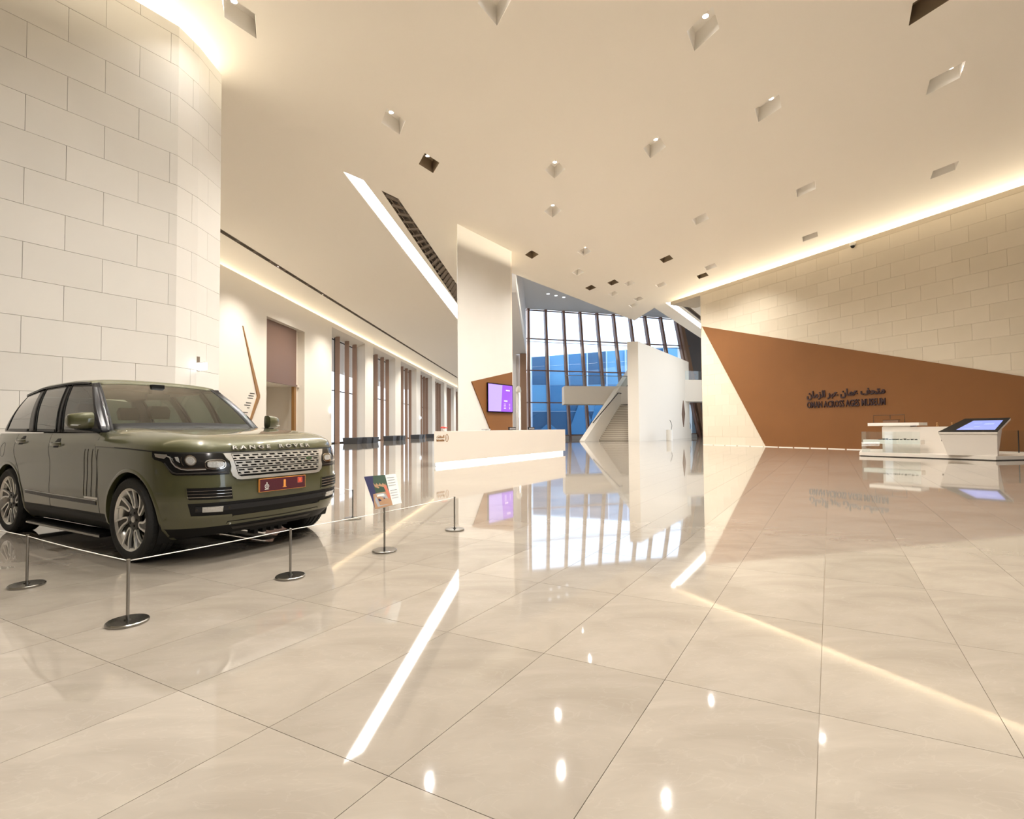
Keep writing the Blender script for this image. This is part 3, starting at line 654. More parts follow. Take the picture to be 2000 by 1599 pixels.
# bridge
m_ = MB(); m_.hexa([(5.57,54,3.83),(16.5,56.2,3.83),(16.5,58.7,3.83),(5.57,56.5,3.83)], [(5.57,54,5.75),(16.5,56.2,5.80),(16.5,58.7,5.80),(5.57,56.5,5.75)])
m_.hexa([(17.5,58.9,4.3),(24,60.3,4.3),(24,63,4.3),(17.5,61.4,4.3)], [(17.5,58.9,6.84),(24,60.3,6.84),(24,63,6.84),(17.5,61.4,6.84)])
br = finish(m_.build('footbridge', M['plaster'])); struct(br, 'cream upper level walkway in front of the curtain wall', 'walkway')
for i in range(4):
    x0, x1 = 5.7+i*2.65, 5.7+(i+1)*2.65-.05; y0, y1 = 54+(x0-5.57)*.2, 54+(x1-5.57)*.2
    m_ = MB(); m_.hexa([(x0,y0+.1,5.75),(x1,y1+.1,5.75),(x1,y1+.13,5.75),(x0,y0+.13,5.75)], [(x0,y0+.1,6.85),(x1,y1+.1,6.85),(x1,y1+.13,6.85),(x0,y0+.13,6.85)]); m_.build('glass_balustrade', M['glass'], br)
for i in range(3):
    x0, x1 = 19.0+i*1.65, 19.0+(i+1)*1.65-.05; y0, y1 = 59.22+(x0-19)*.215, 59.22+(x1-19)*.215
    m_ = MB(); m_.hexa([(x0,y0+.1,6.84),(x1,y1+.1,6.84),(x1,y1+.13,6.84),(x0,y0+.13,6.84)], [(x0,y0+.1,7.9),(x1,y1+.1,7.9),(x1,y1+.13,7.9),(x0,y0+.13,7.9)]); m_.build('glass_balustrade', M['glass'], br)
MB().tube([(5.7,54.1,6.9),(16.3,56.3,6.9)], .04, 6).build('top_rail', M['steel'], br, True)
# stair
TW_ = Wall((11.527,46.127), (.549,.836), (.836,-.549))
m_ = MB(); TW_.box(m_, 0, 17.5, 0, 9.1, -1.0, 0); m_ = MB().prism([TW_.at(0,0,0)[:2], TW_.at(17.8,0,0)[:2], TW_.at(17.8,0,-1.0)[:2], (10.60,46.44)], 0, 9.12)
stw = thing('staircase', 'cream staircase rising between a sloping side wall and a tall slab', 'staircase', (10.6, 46.4, 0)); inv = Matrix.Translation(-Vector(stw.location))
def PS_(mb_, nm, m, sm=False): o = finish(mb_.build(nm, m, None, sm)); o.parent = stw; o.matrix_parent_inverse = inv; return o
PS_(m_, 'tall_slab', M['plaster'])
SW = Wall((6.33,47.855), (.549,.836), (.836,-.549))   # outer face of the sloping side wall, n towards the steps
m_ = MB(); sl = .63
m_.loft([[SW.at(0,0,0), SW.at(13.0,0,0), SW.at(13.0,sl*12.9,0), SW.at(0,.08,0)], [SW.at(0,0,.52), SW.at(13.0,0,.52), SW.at(13.0,sl*12.9,.52), SW.at(0,.08,.52)]])
PS_(m_, 'sloping_side_wall', M['plaster'])
m_ = MB(); n_st = 20
for k in range(n_st):
    s0 = 3.3+k*.29; z1 = (k+1)*.1835
    m_ = MB(); SW.box(m_, s0, s0+.31 if k < n_st-1 else s0+3.0, z1-.05, z1, .53, 4.0)
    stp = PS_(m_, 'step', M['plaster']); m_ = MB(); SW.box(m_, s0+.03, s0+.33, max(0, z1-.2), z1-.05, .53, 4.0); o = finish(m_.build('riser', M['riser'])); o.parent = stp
m_ = MB(); pts = [SW.at(1.8,1.75,.57), SW.at(8.4,5.0,.57), SW.at(9.6,5.0,.57), SW.at(11.6,6.2,.57)]
m_.tube(pts, .045, 6); PS_(m_, 'handrail', M['dark'], True)
# lozenge ornament on the slab
q = [(14.35,2.8),(14.95,4.35),(15.6,2.85),(14.9,1.3)]
Vs, Fs = TW_.flat(q, [(0,1,2,3)], 0, 0, 0, .06); tag(finish(obj('bronze_lozenge', Vs, Fs, M['bronze_d'])), 'thin bronze lozenge on the stair slab near its far edge', 'wall ornament')
# two white planters with a bare stem
for k, (x, y, lb) in enumerate(((14.9, 48.2, 'white cylinder with a thin dark stem in front of the stair slab'), (21.6, 62.2, 'white cylinder with a stem at the far end of the stair slab'))):
    t = thing('white_planter', lb, 'planter', (x, y, 0)); MB().lathe([(.001,0),(.30,0),(.30,1.05),(.26,1.05),(.26,1.0),(.001,1.0)], 16).build('pot', M['white'], t, True, 40)
    MB().tube([(.15,0,1.0),(.25,.05,1.4),(.15,0,1.75),(.05,0,1.95)], .025, 6).build('stem', M['dark'], t, True)
# glowing capsule case beside the pillar
t = thing('capsule_case', 'tall white round topped glass capsule just right of the pillar', 'display case', (.62, 47, 0))
MB().lathe([(.001,4.55),(.23,4.55),(.26,4.75),(.2,5.05),(.1,5.17),(.001,5.2)], 16).build('dome', M['white'], t, True)
for a in range(4):
    x, y = .2*math.cos(a*1.57+.4), .2*math.sin(a*1.57+.4); MB().tube([(x,y,0),(x,y,4.55)], .035, 6).build('post', M['led_c'] if a == 3 else M['white'], t, True)
MB().lathe([(.001,0),(.25,0),(.25,.4),(.001,.4)], 16).build('base', M['white'], t)

# ------------------------------------------------------------------ exhibits at right
plp = [(14.15,20.79),(16.42,17.31),(17.54,17.47),(20.3,17.85),(20.45,19.4),(18.9,22.4),(16.4,23.9)]
t = thing('exhibit_plinth', 'low cream plinth carrying the kiosk and desk by the bronze wall', 'plinth', (16.4,17.3,0)); inv = Matrix.Translation(-Vector(t.location))
o = finish(MB().prism(plp, .03, .15).build('slab', M['counter'])); o.parent = t; o.matrix_parent_inverse = inv
cx, cy = 17.5, 20.2; o = finish(MB().prism([(cx+(x-cx)*.99, cy+(y-cy)*.99) for x, y in plp], 0, .03).build('shadow_gap', M['dark'])); o.parent = t; o.matrix_parent_inverse = inv
KW = Wall((15.62,18.29), (.7,-.72), (-.72,-.7)); kl = KW.s(16.52,17.36)
t = thing('touch_kiosk', 'cream kiosk with a tilted black framed touch screen', 'kiosk', KW.at(kl/2, .15, -.4)); inv = Matrix.Translation(-Vector(t.location))
def PK(mb_, nm, m): o = finish(mb_.build(nm, m)); o.parent = t; o.matrix_parent_inverse = inv; return o
m_ = MB(); m_.hexa([KW.at(0,.152,0),KW.at(kl,.152,0),KW.at(kl,.152,-.75),KW.at(0,.152,-.75)], [KW.at(-.22,.90,0),KW.at(kl+.01,.90,0),(17.10,17.72,1.34),(16.42,18.42,1.33)]); PK(m_, 'body', M['counter'])
A = [KW.at(-.24,.975,.02), KW.at(kl+.02,.975,.02), (17.33,17.68,1.455), (16.5,18.53,1.445)]
dn = [(x, y, z-.07) for x, y, z in A]; m_ = MB().hexa(dn, A); PK(m_, 'tilted_top', M['counter'])
up = lambda L, h: [(x, y, z+h) for x, y, z in L]
m_ = MB().hexa(up(A, .001), up(A, .012)); PK(m_, 'black_frame', M['gloss'])
def bil(u, v): 
    a = np.array(A[0])*(1-u)+np.array(A[1])*u; b = np.array(A[3])*(1-u)+np.array(A[2])*u; return tuple(a*(1-v)+b*v)
scq = [bil(.26,.14), bil(.93,.14), bil(.90,.82), bil(.29,.82)]
m_ = MB().hexa(up(scq, .0125), up(scq, .015)); PK(m_, 'screen', M['screen_b'])
m_ = MB()
for (a, b, c, d) in ((.36,.2,.52,.26),(.5,.32,.6,.40),(.62,.5,.8,.62),(.4,.6,.55,.66)): L = [bil(a,b), bil(c,b+.02), bil(c,d), bil(a,d-.02)]; m_.hexa(up(L, .0152), up(L, .0162))
PK(m_, 'screen_mark', M['screen_c'])
DW = Wall((17.29,17.88), (-.547,.837), (-.837,-.547)); f_ = lambda x, y: DW.s(x, y)
t = thing('ticket_desk', 'white desk with an overhanging top behind the kiosk', 'desk', DW.at(f_(16,20.3), .15, -.3)); inv = Matrix.Translation(-Vector(t.location))
a, b = f_(16.6,19.41), f_(15.47,21.13)
m_ = MB(); DW.box(m_, a-1.2, b, .152, 1.17, -.7, 0); PK(m_, 'body', M['counter'])
m_ = MB(); DW.box(m_, f_(16.17,20.07), f_(15.2,21.55), 1.22, 1.34, -.8, .05); PK(m_, 'raised_top', M['white'])
m_ = MB(); DW.box(m_, f_(15.95,20.3), b-.02, 1.17, 1.22, -.7, -.02); PK(m_, 'top_support', M['counter'])
m_ = MB(); DW.box(m_, a-.3, a+.12, .62, .68, 0, .012); DW.box(m_, a+.02, a+.07, .9, .96, 0, .012); PK(m_, 'small_emblem', M['dark'])
t = thing('wire_frame', 'thin dark wire frame standing on the raised desk top', 'frame', DW.at(f_(15.6,20.95), 1.34, -.3)); inv = Matrix.Translation(-Vector(t.location))
a, b = f_(15.87,20.53), f_(15.27,21.45); mid = (a*.55+b*.45)
m_ = MB(); m_.tube([DW.at(a,1.345,-.2), DW.at(a,1.66,-.2), DW.at(b,1.66,-.2), DW.at(b,1.345,-.2)], .012, 6); m_.tube([DW.at(mid,1.66,-.2), DW.at(mid,1.50,-.2)], .010, 6); PK(m_, 'frame', M['dark'])
t = thing('brown_box', 'small brown box on the raised desk top under the wire frame', 'box', DW.at(f_(15.6,20.95), 1.34, -.4)); inv = Matrix.Translation(-Vector(t.location))
m_ = MB(); DW.box(m_, f_(15.72,20.75), f_(15.43,21.2), 1.345, 1.45, -.5, -.32); PK(m_, 'case', M['bronze_d']); m_ = MB(); DW.box(m_, f_(15.72,20.75)-.01, f_(15.43,21.2)+.01, 1.45, 1.465, -.51, -.31); PK(m_, 'lid', M['dark'])
for k in range(2):
    t = thing('brass_figurine', ('left', 'right')[k]+' one of two tiny brass figures on the lower desk top', 'figurine', DW.at(f_(16.3-.0,19.8)-.2-.45*k, 1.175, -.2)); MB().lathe([(.001,0),(.05,0),(.03,.03),(.02,.1),(.04,.13),(.001,.17)], 8).build('stem', M['jamb'], t, True); MB().lathe([(.001,0),(.03,0),(.02,.06),(.001,.08)], 8, c=(.1,.08,0)).build('cup', M['jamb'], t, True)
GC = Wall((16.62,17.45), (-.547,.837), (-.837,-.547))
a, b = GC.s(15.6,19.0), GC.s(14.35,20.93)
t = thing('glass_case', 'low clear glass case in front of the white desk', 'display case', GC.at((a+b)/2, .15, -.3)); inv = Matrix.Translation(-Vector(t.location))
cutq = [a+.32, a+1.05, b-.52, b]
for i in range(3):
    m_ = MB(); GC.box(m_, cutq[i]+.005, cutq[i+1]-.005, .152, .99, -.012, 0); PK(m_, 'glass_panel', M['glass'])
m_ = MB(); GC.box(m_, b-.012, b, .152, .99, -.75, -.014); PK(m_, 'glass_panel', M['glass'])
m_ = MB(); GC.box(m_, a+.34, b-.02, .50, .66, -.5, -.1); PK(m_, 'shelf', M['white'])
m_ = MB(); random.seed(3)
for k in range(11):
    s = a+.5+k*.12; GC.box(m_, s, s+.05+.03*random.random(), .66, .69+.03*random.random(), -.3, -.2)
o = PK(m_, 'small_exhibits', M['dark']); tag(o, kind='stuff')
t = thing('glass_screen', 'clear glass panels right of the kiosk near the picture edge', 'glass panel', (19.0,19.4,.15)); inv = Matrix.Translation(-Vector(t.location))
for x0, x1 in ((18.35,19.28),(19.3,19.85),(19.87,20.4)):
    m_ = MB().box(x0, 19.4, .152, x1, 19.412, 1.0); PK(m_, 'glass_panel', M['glass'])
m_ = MB().box(19.28,19.39,.152,19.30,19.42,1.0); m_.box(19.85,19.39,.152,19.87,19.42,1.0); PK(m_, 'clamp_post', M['dark'])
# dome camera on the ceiling edge
t = thing('dome_camera', 'small dome camera at the ceiling edge of the right wall', 'security camera', (*RW.at(RW.s(17.9,26.2), 0, .18)[:2], LEDGE-.35))
MB().lathe([(.001,.22),(.14,.22),(.14,.08),(.10,.06)], 14).build('housing', M['white'], t, True); MB().lathe([(.10,.06),(.09,0),(.05,-.05),(.001,-.06)], 14).build('dome', M['dark'], t, True)

# ------------------------------------------------------------------ barrier posts and cord
PST = [(-3.828,4.038),(-2.436,3.246),(-1.833,4.218),(-.698,6.127),(-2.178,6.96)]
LBL = ['leftmost steel barrier post, in front of the rear door','nearest steel barrier post, in front of the front wheel','steel barrier post in front of the number plate side','lone steel barrier post right of the information stand','steel barrier post behind the information stand']
bp = thing('barrier_post', LBL[0], 'barrier post', (*PST[0], 0), group='steel posts around the car')
MB().lathe([(.001,0),(.114,0),(.116,.004),(.116,.014),(.110,.019),(.02,.022),(.02,.028),(.0,.028)], 48).build('base', M['steel'], bp, True, 30)
MB().lathe([(.0001,.02),(.0095,.02),(.0095,.385),(.0001,.385)], 18).build('pole', M['steel'], bp, True, 40)
MB().lathe([(.0001,.385),(.0115,.385),(.0115,.398),(.006,.401),(.0001,.401)], 18).build('cap', M['steel'], bp, True, 40)
POSTS = [bp]
for k in range(1, 5):
    c = copy_tree(bp); c.location = (*PST[k], 0); c['label'] = LBL[k]; POSTS.append(c)
def cord(pts, par):
    mb = MB()
    for a, b in zip(pts, pts[1:]):
        a = Vector(a); b = Vector(b); dd = (b-a).normalized()*.0125; a = a+dd; b = b-dd; P = [a.lerp(b, i/10)+Vector((0,0,-.004*math.sin(math.pi*i/10)*(b-a).length)) for i in range(11)]
        mb.tube(P, .0035, 8)
    o = mb.build('cord', M['rope'], None, True); o.parent = par; o.matrix_parent_inverse = Matrix.Translation(-Vector(par.location))
HC = .388
cord([(-6.6,5.60,HC), (PST[0][0],PST[0][1],HC)], POSTS[0])
cord([(*PST[0],HC),(*PST[1],HC)], POSTS[0])
cord([(*PST[1],HC),(*PST[2],HC)], POSTS[1])
cord([(*PST[2],HC),(*PST[3],HC)], POSTS[2])
cord([(*PST[4],HC),(-4.6,9.2,HC)], POSTS[4])
# information stand
t = thing('information_stand', 'steel stand with a tilted printed board about the car', 'information stand', (-1.279,5.097,0))
MB().lathe([(.001,0),(.118,0),(.12,.004),(.12,.014),(.114,.018),(.02,.021),(.001,.021)], 48).build('base', M['steel'], t, True, 30)
MB().lathe([(.0001,.02),(.0095,.02),(.0095,.47),(.0001,.47)], 18).build('pole', M['steel'], t, True, 40)
# board corners (picture left edge is the high left one): TL, TR, BR, BL relative to the stand
TL, TR, BR, BL = Vector((-.235,.10,.73)), Vector((.085,.12,.755)), Vector((.185,-.06,.485)), Vector((-.07,-.08,.425))
nrm = (TR-TL).cross(BL-TL).normalized(); nrm = -nrm if nrm.y > 0 else nrm
def bq(u, v): return (TL.lerp(TR, u)).lerp(BL.lerp(BR, u), v)
def board(name, poly, m, h0, h1, parent=t):
    V, Fc = fill2d([poly]); Vs, Fs = slab_from_2d(V, Fc, lambda x, y: tuple(bq(x, y)+nrm*h1), lambda x, y: tuple(nrm*(h0-h1))); return finish(obj(name, Vs, Fs, m, parent))
bd = board('board', [(0,0),(1,0),(1,1),(0,1)], M['print_white'], -.008, 0)
board('dark_print', [(0,0),(.66,0),(.66,1),(0,1)], M['print_navy'], 0, .0006, bd)
board('green_print', [(.28,.0),(.66,.0),(.66,.55),(.2,.55),(.22,.25)], M['print_green'], .0006, .001, bd)
board('tan_print', [(0.1,.56),(.66,.52),(.66,1),(.0,1),(.0,.97)], M['print_tan'], .0006, .0011, bd)
board('canopy_print', [(.22,.22),(.27,.30),(.32,.24),(.37,.31),(.42,.25),(.47,.31),(.52,.26),(.57,.32),(.60,.27),(.60,.35),(.52,.40),(.44,.36),(.34,.41),(.24,.36)], M['print_tan'], .001, .0015, bd)
board('crowd_print', [(.52,.36),(.62,.34),(.66,.75),(.58,.78)], M['print_skin'], .0011, .0016, bd)
board('car_print', [(.12,.95),(.10,.74),(.17,.62),(.22,.57),(.46,.57),(.52,.63),(.56,.76),(.55,.95)], M['print_grey'], .0011, .0016, bd)
board('car_window_print', [(.20,.66),(.24,.60),(.44,.60),(.48,.66)], M['print_white'], .0016, .002, bd)
board('car_grille_print', [(.22,.72),(.46,.72),(.45,.80),(.23,.80)], M['print_navy'], .0016, .002, bd)
for k in range(9):
    if k == 4: continue
    board('text_line', [(.70,.10+.085*k),(.93,.10+.085*k),(.93,.115+.085*k),(.70,.115+.085*k)], M['print_grey'], 0, .0006, bd)
# cove lights in the ledges above the two long walls, and the wash from the counter
def cove(w, s0, s1, o, z, power, n=4):
    for k in range(n):
        a, b = s0+(s1-s0)*k/n, s0+(s1-s0)*(k+1)/n; x, y, _ = w.at((a+b)/2, 0, o)
        l = lamp('AREA', 'cove_light', (x, y, z), power*(b-a), (1, .88, .66)); l.data.shape = 'RECTANGLE'; l.data.size = .06; l.data.size_y = (b-a)
        dr_ = Vector((w.n[0], w.n[1], .35)).normalized(); l.rotation_euler = dr_.to_track_quat('-Z', 'X').to_euler()
cove(RW, -3.0, 30, -2.1, LEDGE+.07, LIGHT['cove_r'], 5)
cove(LW, -10, 90, -2.1, LEDGE+.07, LIGHT['cove_l'], 8)
NW = Wall(PATH[0], (PATH[1][0]-PATH[0][0], PATH[1][1]-PATH[0][1]), (PATH[1][1]-PATH[0][1], PATH[0][0]-PATH[1][0]))
cove(NW, 2.0, PS[1]+.6, -1.6, LEDGE+.07, LIGHT['cove_n'], 4)
# lamps sitting in the long air slot of the corridor and in the atrium ceiling
for k in range(15):
    y = 24+k*6.3; x = -14.57+.055*(y-19)
    lamp('SPOT', 'slot_beam', (x, y, ZC+.03), LIGHT['slot'], spot_size=math.radians(122), spot_blend=.9, shadow_soft_size=.05)
for (x, y) in ((6,38),(12,50),(18,44),(6,52),(14,58),(19,54)):
    y = max(y, 36); lamp('SPOT', 'atrium_beam', (x, y, ATZ-.1), LIGHT['atrium'], (1,.96,.9), spot_size=math.radians(140), spot_blend=.8, shadow_soft_size=.1)
# ------------------------------------------------------------------ car shape
# --- car shape: x forward from the front axle, y to the car's left, z up; metres
REF = [(.870,0),(.868,.15),(.862,.30),(.850,.45),(.828,.58),(.79,.69),(.735,.78),(.66,.855),(.57,.91),(.46,.948),(.30,.972),(.1,.982),
       (-.1,.984),(-.35,.982),(-.7,.978),(-1.1,.976),(-1.5,.976),(-2.0,.978),(-2.4,.982),(-2.9,.984),(-3.2,.978),(-3.45,.96),(-3.65,.935),
       (-3.82,.895),(-3.96,.83),(-4.05,.73),(-4.10,.58),(-4.12,.40),(-4.13,0)]
def _cr(pts, n):
    P = np.array(pts, float); out = []
    for i in range(len(P)-1):
        p0 = P[max(i-1,0)].copy(); p1 = P[i]; p2 = P[i+1]; p3 = P[min(i+2,len(P)-1)].copy()
        if i == 0: p0 = p1*2-p2; p0 = np.array([p2[0], -p2[1]])
        if i == len(P)-2: p3 = np.array([p1[0], -p1[1]])
        for k in range(n):
            t = k/n
            out.append(.5*((2*p1)+(-p0+p2)*t+(2*p0-5*p1+4*p2-p3)*t*t+(-p0+3*p1-3*p2+p3)*t**3))
    out.append(P[-1]); return np.array(out)
_D = _cr(REF, 12)
_S = np.concatenate([[0], np.cumsum(np.hypot(*np.diff(_D, axis=0).T))])
ZK =  [.16, .24, .33, .42, .52, .62, .72, .82, .92, 1.00,1.04,1.08,1.12,1.16,1.20,1.25]
FXK = [.60, .70, .79, .835,.862,.868,.866,.856,.84, .812,.792,.762,.72,.66,.60,.5]
WYK = [.80, .90, .955,.972,.980,.985,.980,.979,.981,.978,.972,.960,.945,.927,.905,.88]
RXK = [-3.9,-4.02,-4.1,-4.13,-4.13,-4.13,-4.12,-4.10,-4.06,-4.0,-3.97,-3.94,-3.92,-3.89,-3.86,-3.82]
def _ss(a, b, x):
    t = min(1, max(0, (x-a)/(b-a))); return t*t*(3-2*t)
def plan(s, z):
    sg = -1 if s < 0 else 1; a = abs(s)
    x = float(np.interp(a, _S, _D[:,0])); y = float(np.interp(a, _S, _D[:,1]))
    wf = _ss(.15, .80, x); wr = _ss(-3.5, -4.05, x)
    x += (float(np.interp(z, ZK, FXK))-.868)*wf
    x += (float(np.interp(z, ZK, RXK))+4.13)*wr
    y *= float(np.interp(z, ZK, WYK))/.985
    return x, y*sg
def surf(s, z, off=0.0):
    x, y = plan(s, z)
    x1, y1 = plan(s-.01, z); x2, y2 = plan(s+.01, z)
    tx, ty = x2-x1, y2-y1; l = math.hypot(tx, ty) or 1
    # outline runs front centre -> left side (+y): outward normal = (ty,-tx) turned out
    nx, ny = ty/l, -tx/l
    return (x+nx*off, y+ny*off, z)
def zpart(x):   # lower edge of the clamshell bonnet
    return float(np.interp(x, [-.6, 0, .45, .60, .9], [1.062, 1.045, 1.028, 1.012, 1.006]))
# ------------------------------------------------------------------ the car
YAW = .5135
car = thing('car', 'olive green luxury four wheel drive car with a maroon number plate', 'car', (-3.0895, 5.5954, 0), -YAW)
def pchip_plan_dense(x0, x1, step):
    return list(np.linspace(x0, x1, max(2, int(abs(x1-x0)/step)+1)))
S_A = 2.181            # s where the bonnet ends / door starts
S_B, S_C, S_END = 3.32, 4.05, float(_S[-1])
XD = lambda s: plan(s, .62)[0]
# body skin below the belt: grid in (s, z)
sv = sorted(set([round(v, 4) for v in list(np.arange(0, S_END, .036))+[S_A, S_B, S_C, S_END]]))
zv = sorted(set([round(v, 4) for v in list(np.arange(.24, 1.2, .033))+[.33, .365, 1.2]]))
AX, AZ, AR_ = (0.0, -2.922), .388, .448
def build_body():
    from collections import Counter
    G = {}; V = []; NI = len(sv)
    for sg in (1, -1):
        for i, s in enumerate(sv):
            for j, z in enumerate(zv):
                if sg < 0 and i in (0, NI-1): G[sg, i, j] = G[1, i, j]; continue
                zt = z
                if s < S_A: zt = min(z, zpart(plan(s, 1.0)[0]))
                x, y = plan(s, zt); V.append([x, y*sg, zt]); G[sg, i, j] = len(V)-1
    cells = {}
    for sg in (1, -1):
        for i in range(NI-1):
            for j in range(len(zv)-1):
                q = [G[sg,i,j], G[sg,i+1,j], G[sg,i+1,j+1], G[sg,i,j+1]]
                P = [V[k] for k in q]
                if abs(P[0][2]-P[3][2]) < 1e-5 and abs(P[1][2]-P[2][2]) < 1e-5: continue
                cxx = sum(p[0] for p in P)/4; czz = sum(p[2] for p in P)/4; cyy = abs(sum(p[1] for p in P)/4)
                if cyy > .8 and any(math.hypot(cxx-a, czz-AZ) < AR_ for a in AX): continue
                s, z = sv[i]+.001, zv[j]+.001
                side = True
                if z < .38 and s > 2.0 and s < 4.1: part = 'sill'
                elif z < .33: part = 'front_valance' if s < 3 else 'rear_valance'; side = False
                elif S_A <= s < S_B and z >= .365: part = 'front_door'
                elif S_B <= s < S_C and z >= .365: part = 'rear_door'
                elif s < 3: part, side = ('front_bumper', False) if z < 1.2 and s < 1.45 else ('front_wing', True)
                else: part, side = ('rear_bumper', False) if z < .80 and s > 4.95 else ('rear_quarter', True)
                cells.setdefault((part, sg if side else 0), []).append(q if sg > 0 else q[::-1])
    ec = Counter()
    for L in cells.values():
        for q in L:
            for a, b in zip(q, q[1:]+q[:1]): ec[frozenset((a, b))] += 1
    for k in set(k for e, c in ec.items() if c == 1 for k in e):
        x, y, z = V[k]
        if abs(y) < .75: continue
        for a in AX:
            r = math.hypot(x-a, z-AZ)
            if r < AR_+.045 and z > .245: V[k][0] = a+(x-a)*AR_/r; V[k][2] = AZ+(z-AZ)*AR_/r
    for (part, sg), L in cells.items():
        ks = sorted(set(k for q in L for k in q)); ix = {k: n for n, k in enumerate(ks)}
        obj(part, [V[k] for k in ks], [tuple(ix[k] for k in q)[::-1] for q in L], M['black'] if part in ('sill', 'front_valance', 'rear_valance') else M['paint'], car, True)
build_body()
# generic (s, z) sheet on the skin
def patch(name, poly, m, off, parent=car, thick=.010, holes=(), res=.05, sides=(1,), smooth=False, label=None):
    out = []
    xs = [p[0] for p in poly]; ys = [p[1] for p in poly]
    def dens(L):
        R = []
        for a, b in zip(L, list(L[1:])+[L[0]]):
            n = max(1, int(math.dist(a, b)/res))
            R += [(a[0]+(b[0]-a[0])*k/n, a[1]+(b[1]-a[1])*k/n) for k in range(n)]
        return R
    grid = [(x, y) for x in np.arange(min(xs)+res/2, max(xs), res) for y in np.arange(min(ys)+res/2, max(ys), res) if inpoly((x, y), poly) and not any(inpoly((x, y), h) for h in holes)]
    V, Fc = fill2d([dens(list(poly))]+[dens(list(h)) for h in holes], grid)
    for sg in sides:
        fm = lambda s, z: surf(s*sg, z, off)
        n = len(V); fr = [fm(s, z) for s, z in V]; bk = [surf(s*sg, z, off-thick) for s, z in V]
        FF = [f if sg > 0 else f[::-1] for f in Fc]; cnt = set()
        for f in FF:
            for i in range(len(f)): cnt.add((f[i], f[(i+1)%len(f)]))
        FF = list(FF)+[(b, a, a+n, b+n) for a, b in cnt if (b, a) not in cnt]
        o = finish(obj(name, fr+bk, FF, m, parent, smooth, auto=35 if smooth else None))
        if label: o['label'] = label
        out.append(o)
    return out
def ribbon(name, pts, w, m, off, sides=(1,), parent=car, thick=.006):
    """thin line following (s, z) points"""
    P = []
    for a, b in zip(pts, pts[1:]):
        n = max(1, int(math.dist(a, b)/.05)); P += [(a[0]+(b[0]-a[0])*k/n, a[1]+(b[1]-a[1])*k/n) for k in range(n)]
    P.append(pts[-1]); out = []
    for sg in sides:
        loops = []
        for i, p in enumerate(P):
            a = P[max(0, i-1)]; b = P[min(len(P)-1, i+1)]; d = np.array(b)-np.array(a); d /= np.hypot(*d); e = np.array([-d[1], d[0]])*w/2
            q0 = (p[0]+e[0], p[1]+e[1]); q1 = (p[0]-e[0], p[1]-e[1])
            loops.append([surf(q0[0]*sg, q0[1], off-thick), surf(q0[0]*sg, q0[1], off), surf(q1[0]*sg, q1[1], off), surf(q1[0]*sg, q1[1], off-thick)])
        out.append(finish(MB().loft(loops).build(name, m, parent)))
    return out
# wheel arch lips and liners
for sg in (1, -1):
    for a in AX:
        loops = []
        for k in range(33):
            t = math.radians(-22+224*k/32)
            def pt(r, dy):
                x = a+r*math.cos(t); z = AZ+r*math.sin(t)
                s_ = float(np.interp(-x, -_D[::1,0], _S)) if False else None
                # width of the skin at this x, z
                lo, hi = .9, S_END-.3
                for _ in range(30):
                    mdl = (lo+hi)/2
                    if plan(mdl, z)[0] > x: lo = mdl
                    else: hi = mdl
                y = plan(lo, z)[1]
                return (x, (y+dy)*sg, z)
            loops.append([pt(AR_-.006, .004), pt(AR_+.016, .007), pt(AR_+.03, -.001), pt(AR_+.02, -.02), pt(AR_-.006, -.04)])
        finish(MB().loft(loops).build('arch_lip', M['paint'], car, True, 50))
        L2 = []
        for k in range(25):
            t = math.radians(-25+230*k/24); x, z = a+.455*math.cos(t), AZ+.455*math.sin(t)
            L2.append([(x, .93*sg, z), (x, .55*sg, z)])
        V = [p for L in L2 for p in L]; Fc = [(2*i, 2*i+1, 2*i+3, 2*i+2) for i in range(24)]+[tuple(range(1, 50, 2))]
        obj('arch_liner', V, Fc, M['black'], car)
finish(MB().hexa([(-.5,-.78,.22),(.45,-.78,.25),(.45,.78,.25),(-.5,.78,.22)],[(-.5,-.78,.4),(.45,-.78,.4),(.45,.78,.4),(-.5,.78,.4)]).hexa([(-3.9,-.7,.28),(-.4,-.7,.24),(-.4,.7,.24),(-3.9,.7,.28)],[(-3.9,-.7,.45),(-.4,-.7,.42),(-.4,.7,.42),(-3.9,.7,.45)]).build('underbody', M['black'], car))
# shut lines
for nm, L in {'a': [(S_A,.37),(2.20,.55),(2.24,.92),(2.31,1.06),(2.31,1.19)], 'b': [(S_B+.02,.37),(3.34,.9),(3.49,1.19)], 'c': [(4.02,.40),(4.06,.56),(4.22,.80),(4.33,.95),(4.42,1.19)], 'd': [(S_A,.368),(4.02,.375)],
              'e': [(0,1.008),(.55,1.008),(.9,1.012),(1.12,1.022),(1.6,1.046),(2.18,1.062),(2.31,1.064)]}.items():
    ribbon('shut_line', L, .007 if nm != 'e' else .010, M['black'], .0012, sides=(1, -1))
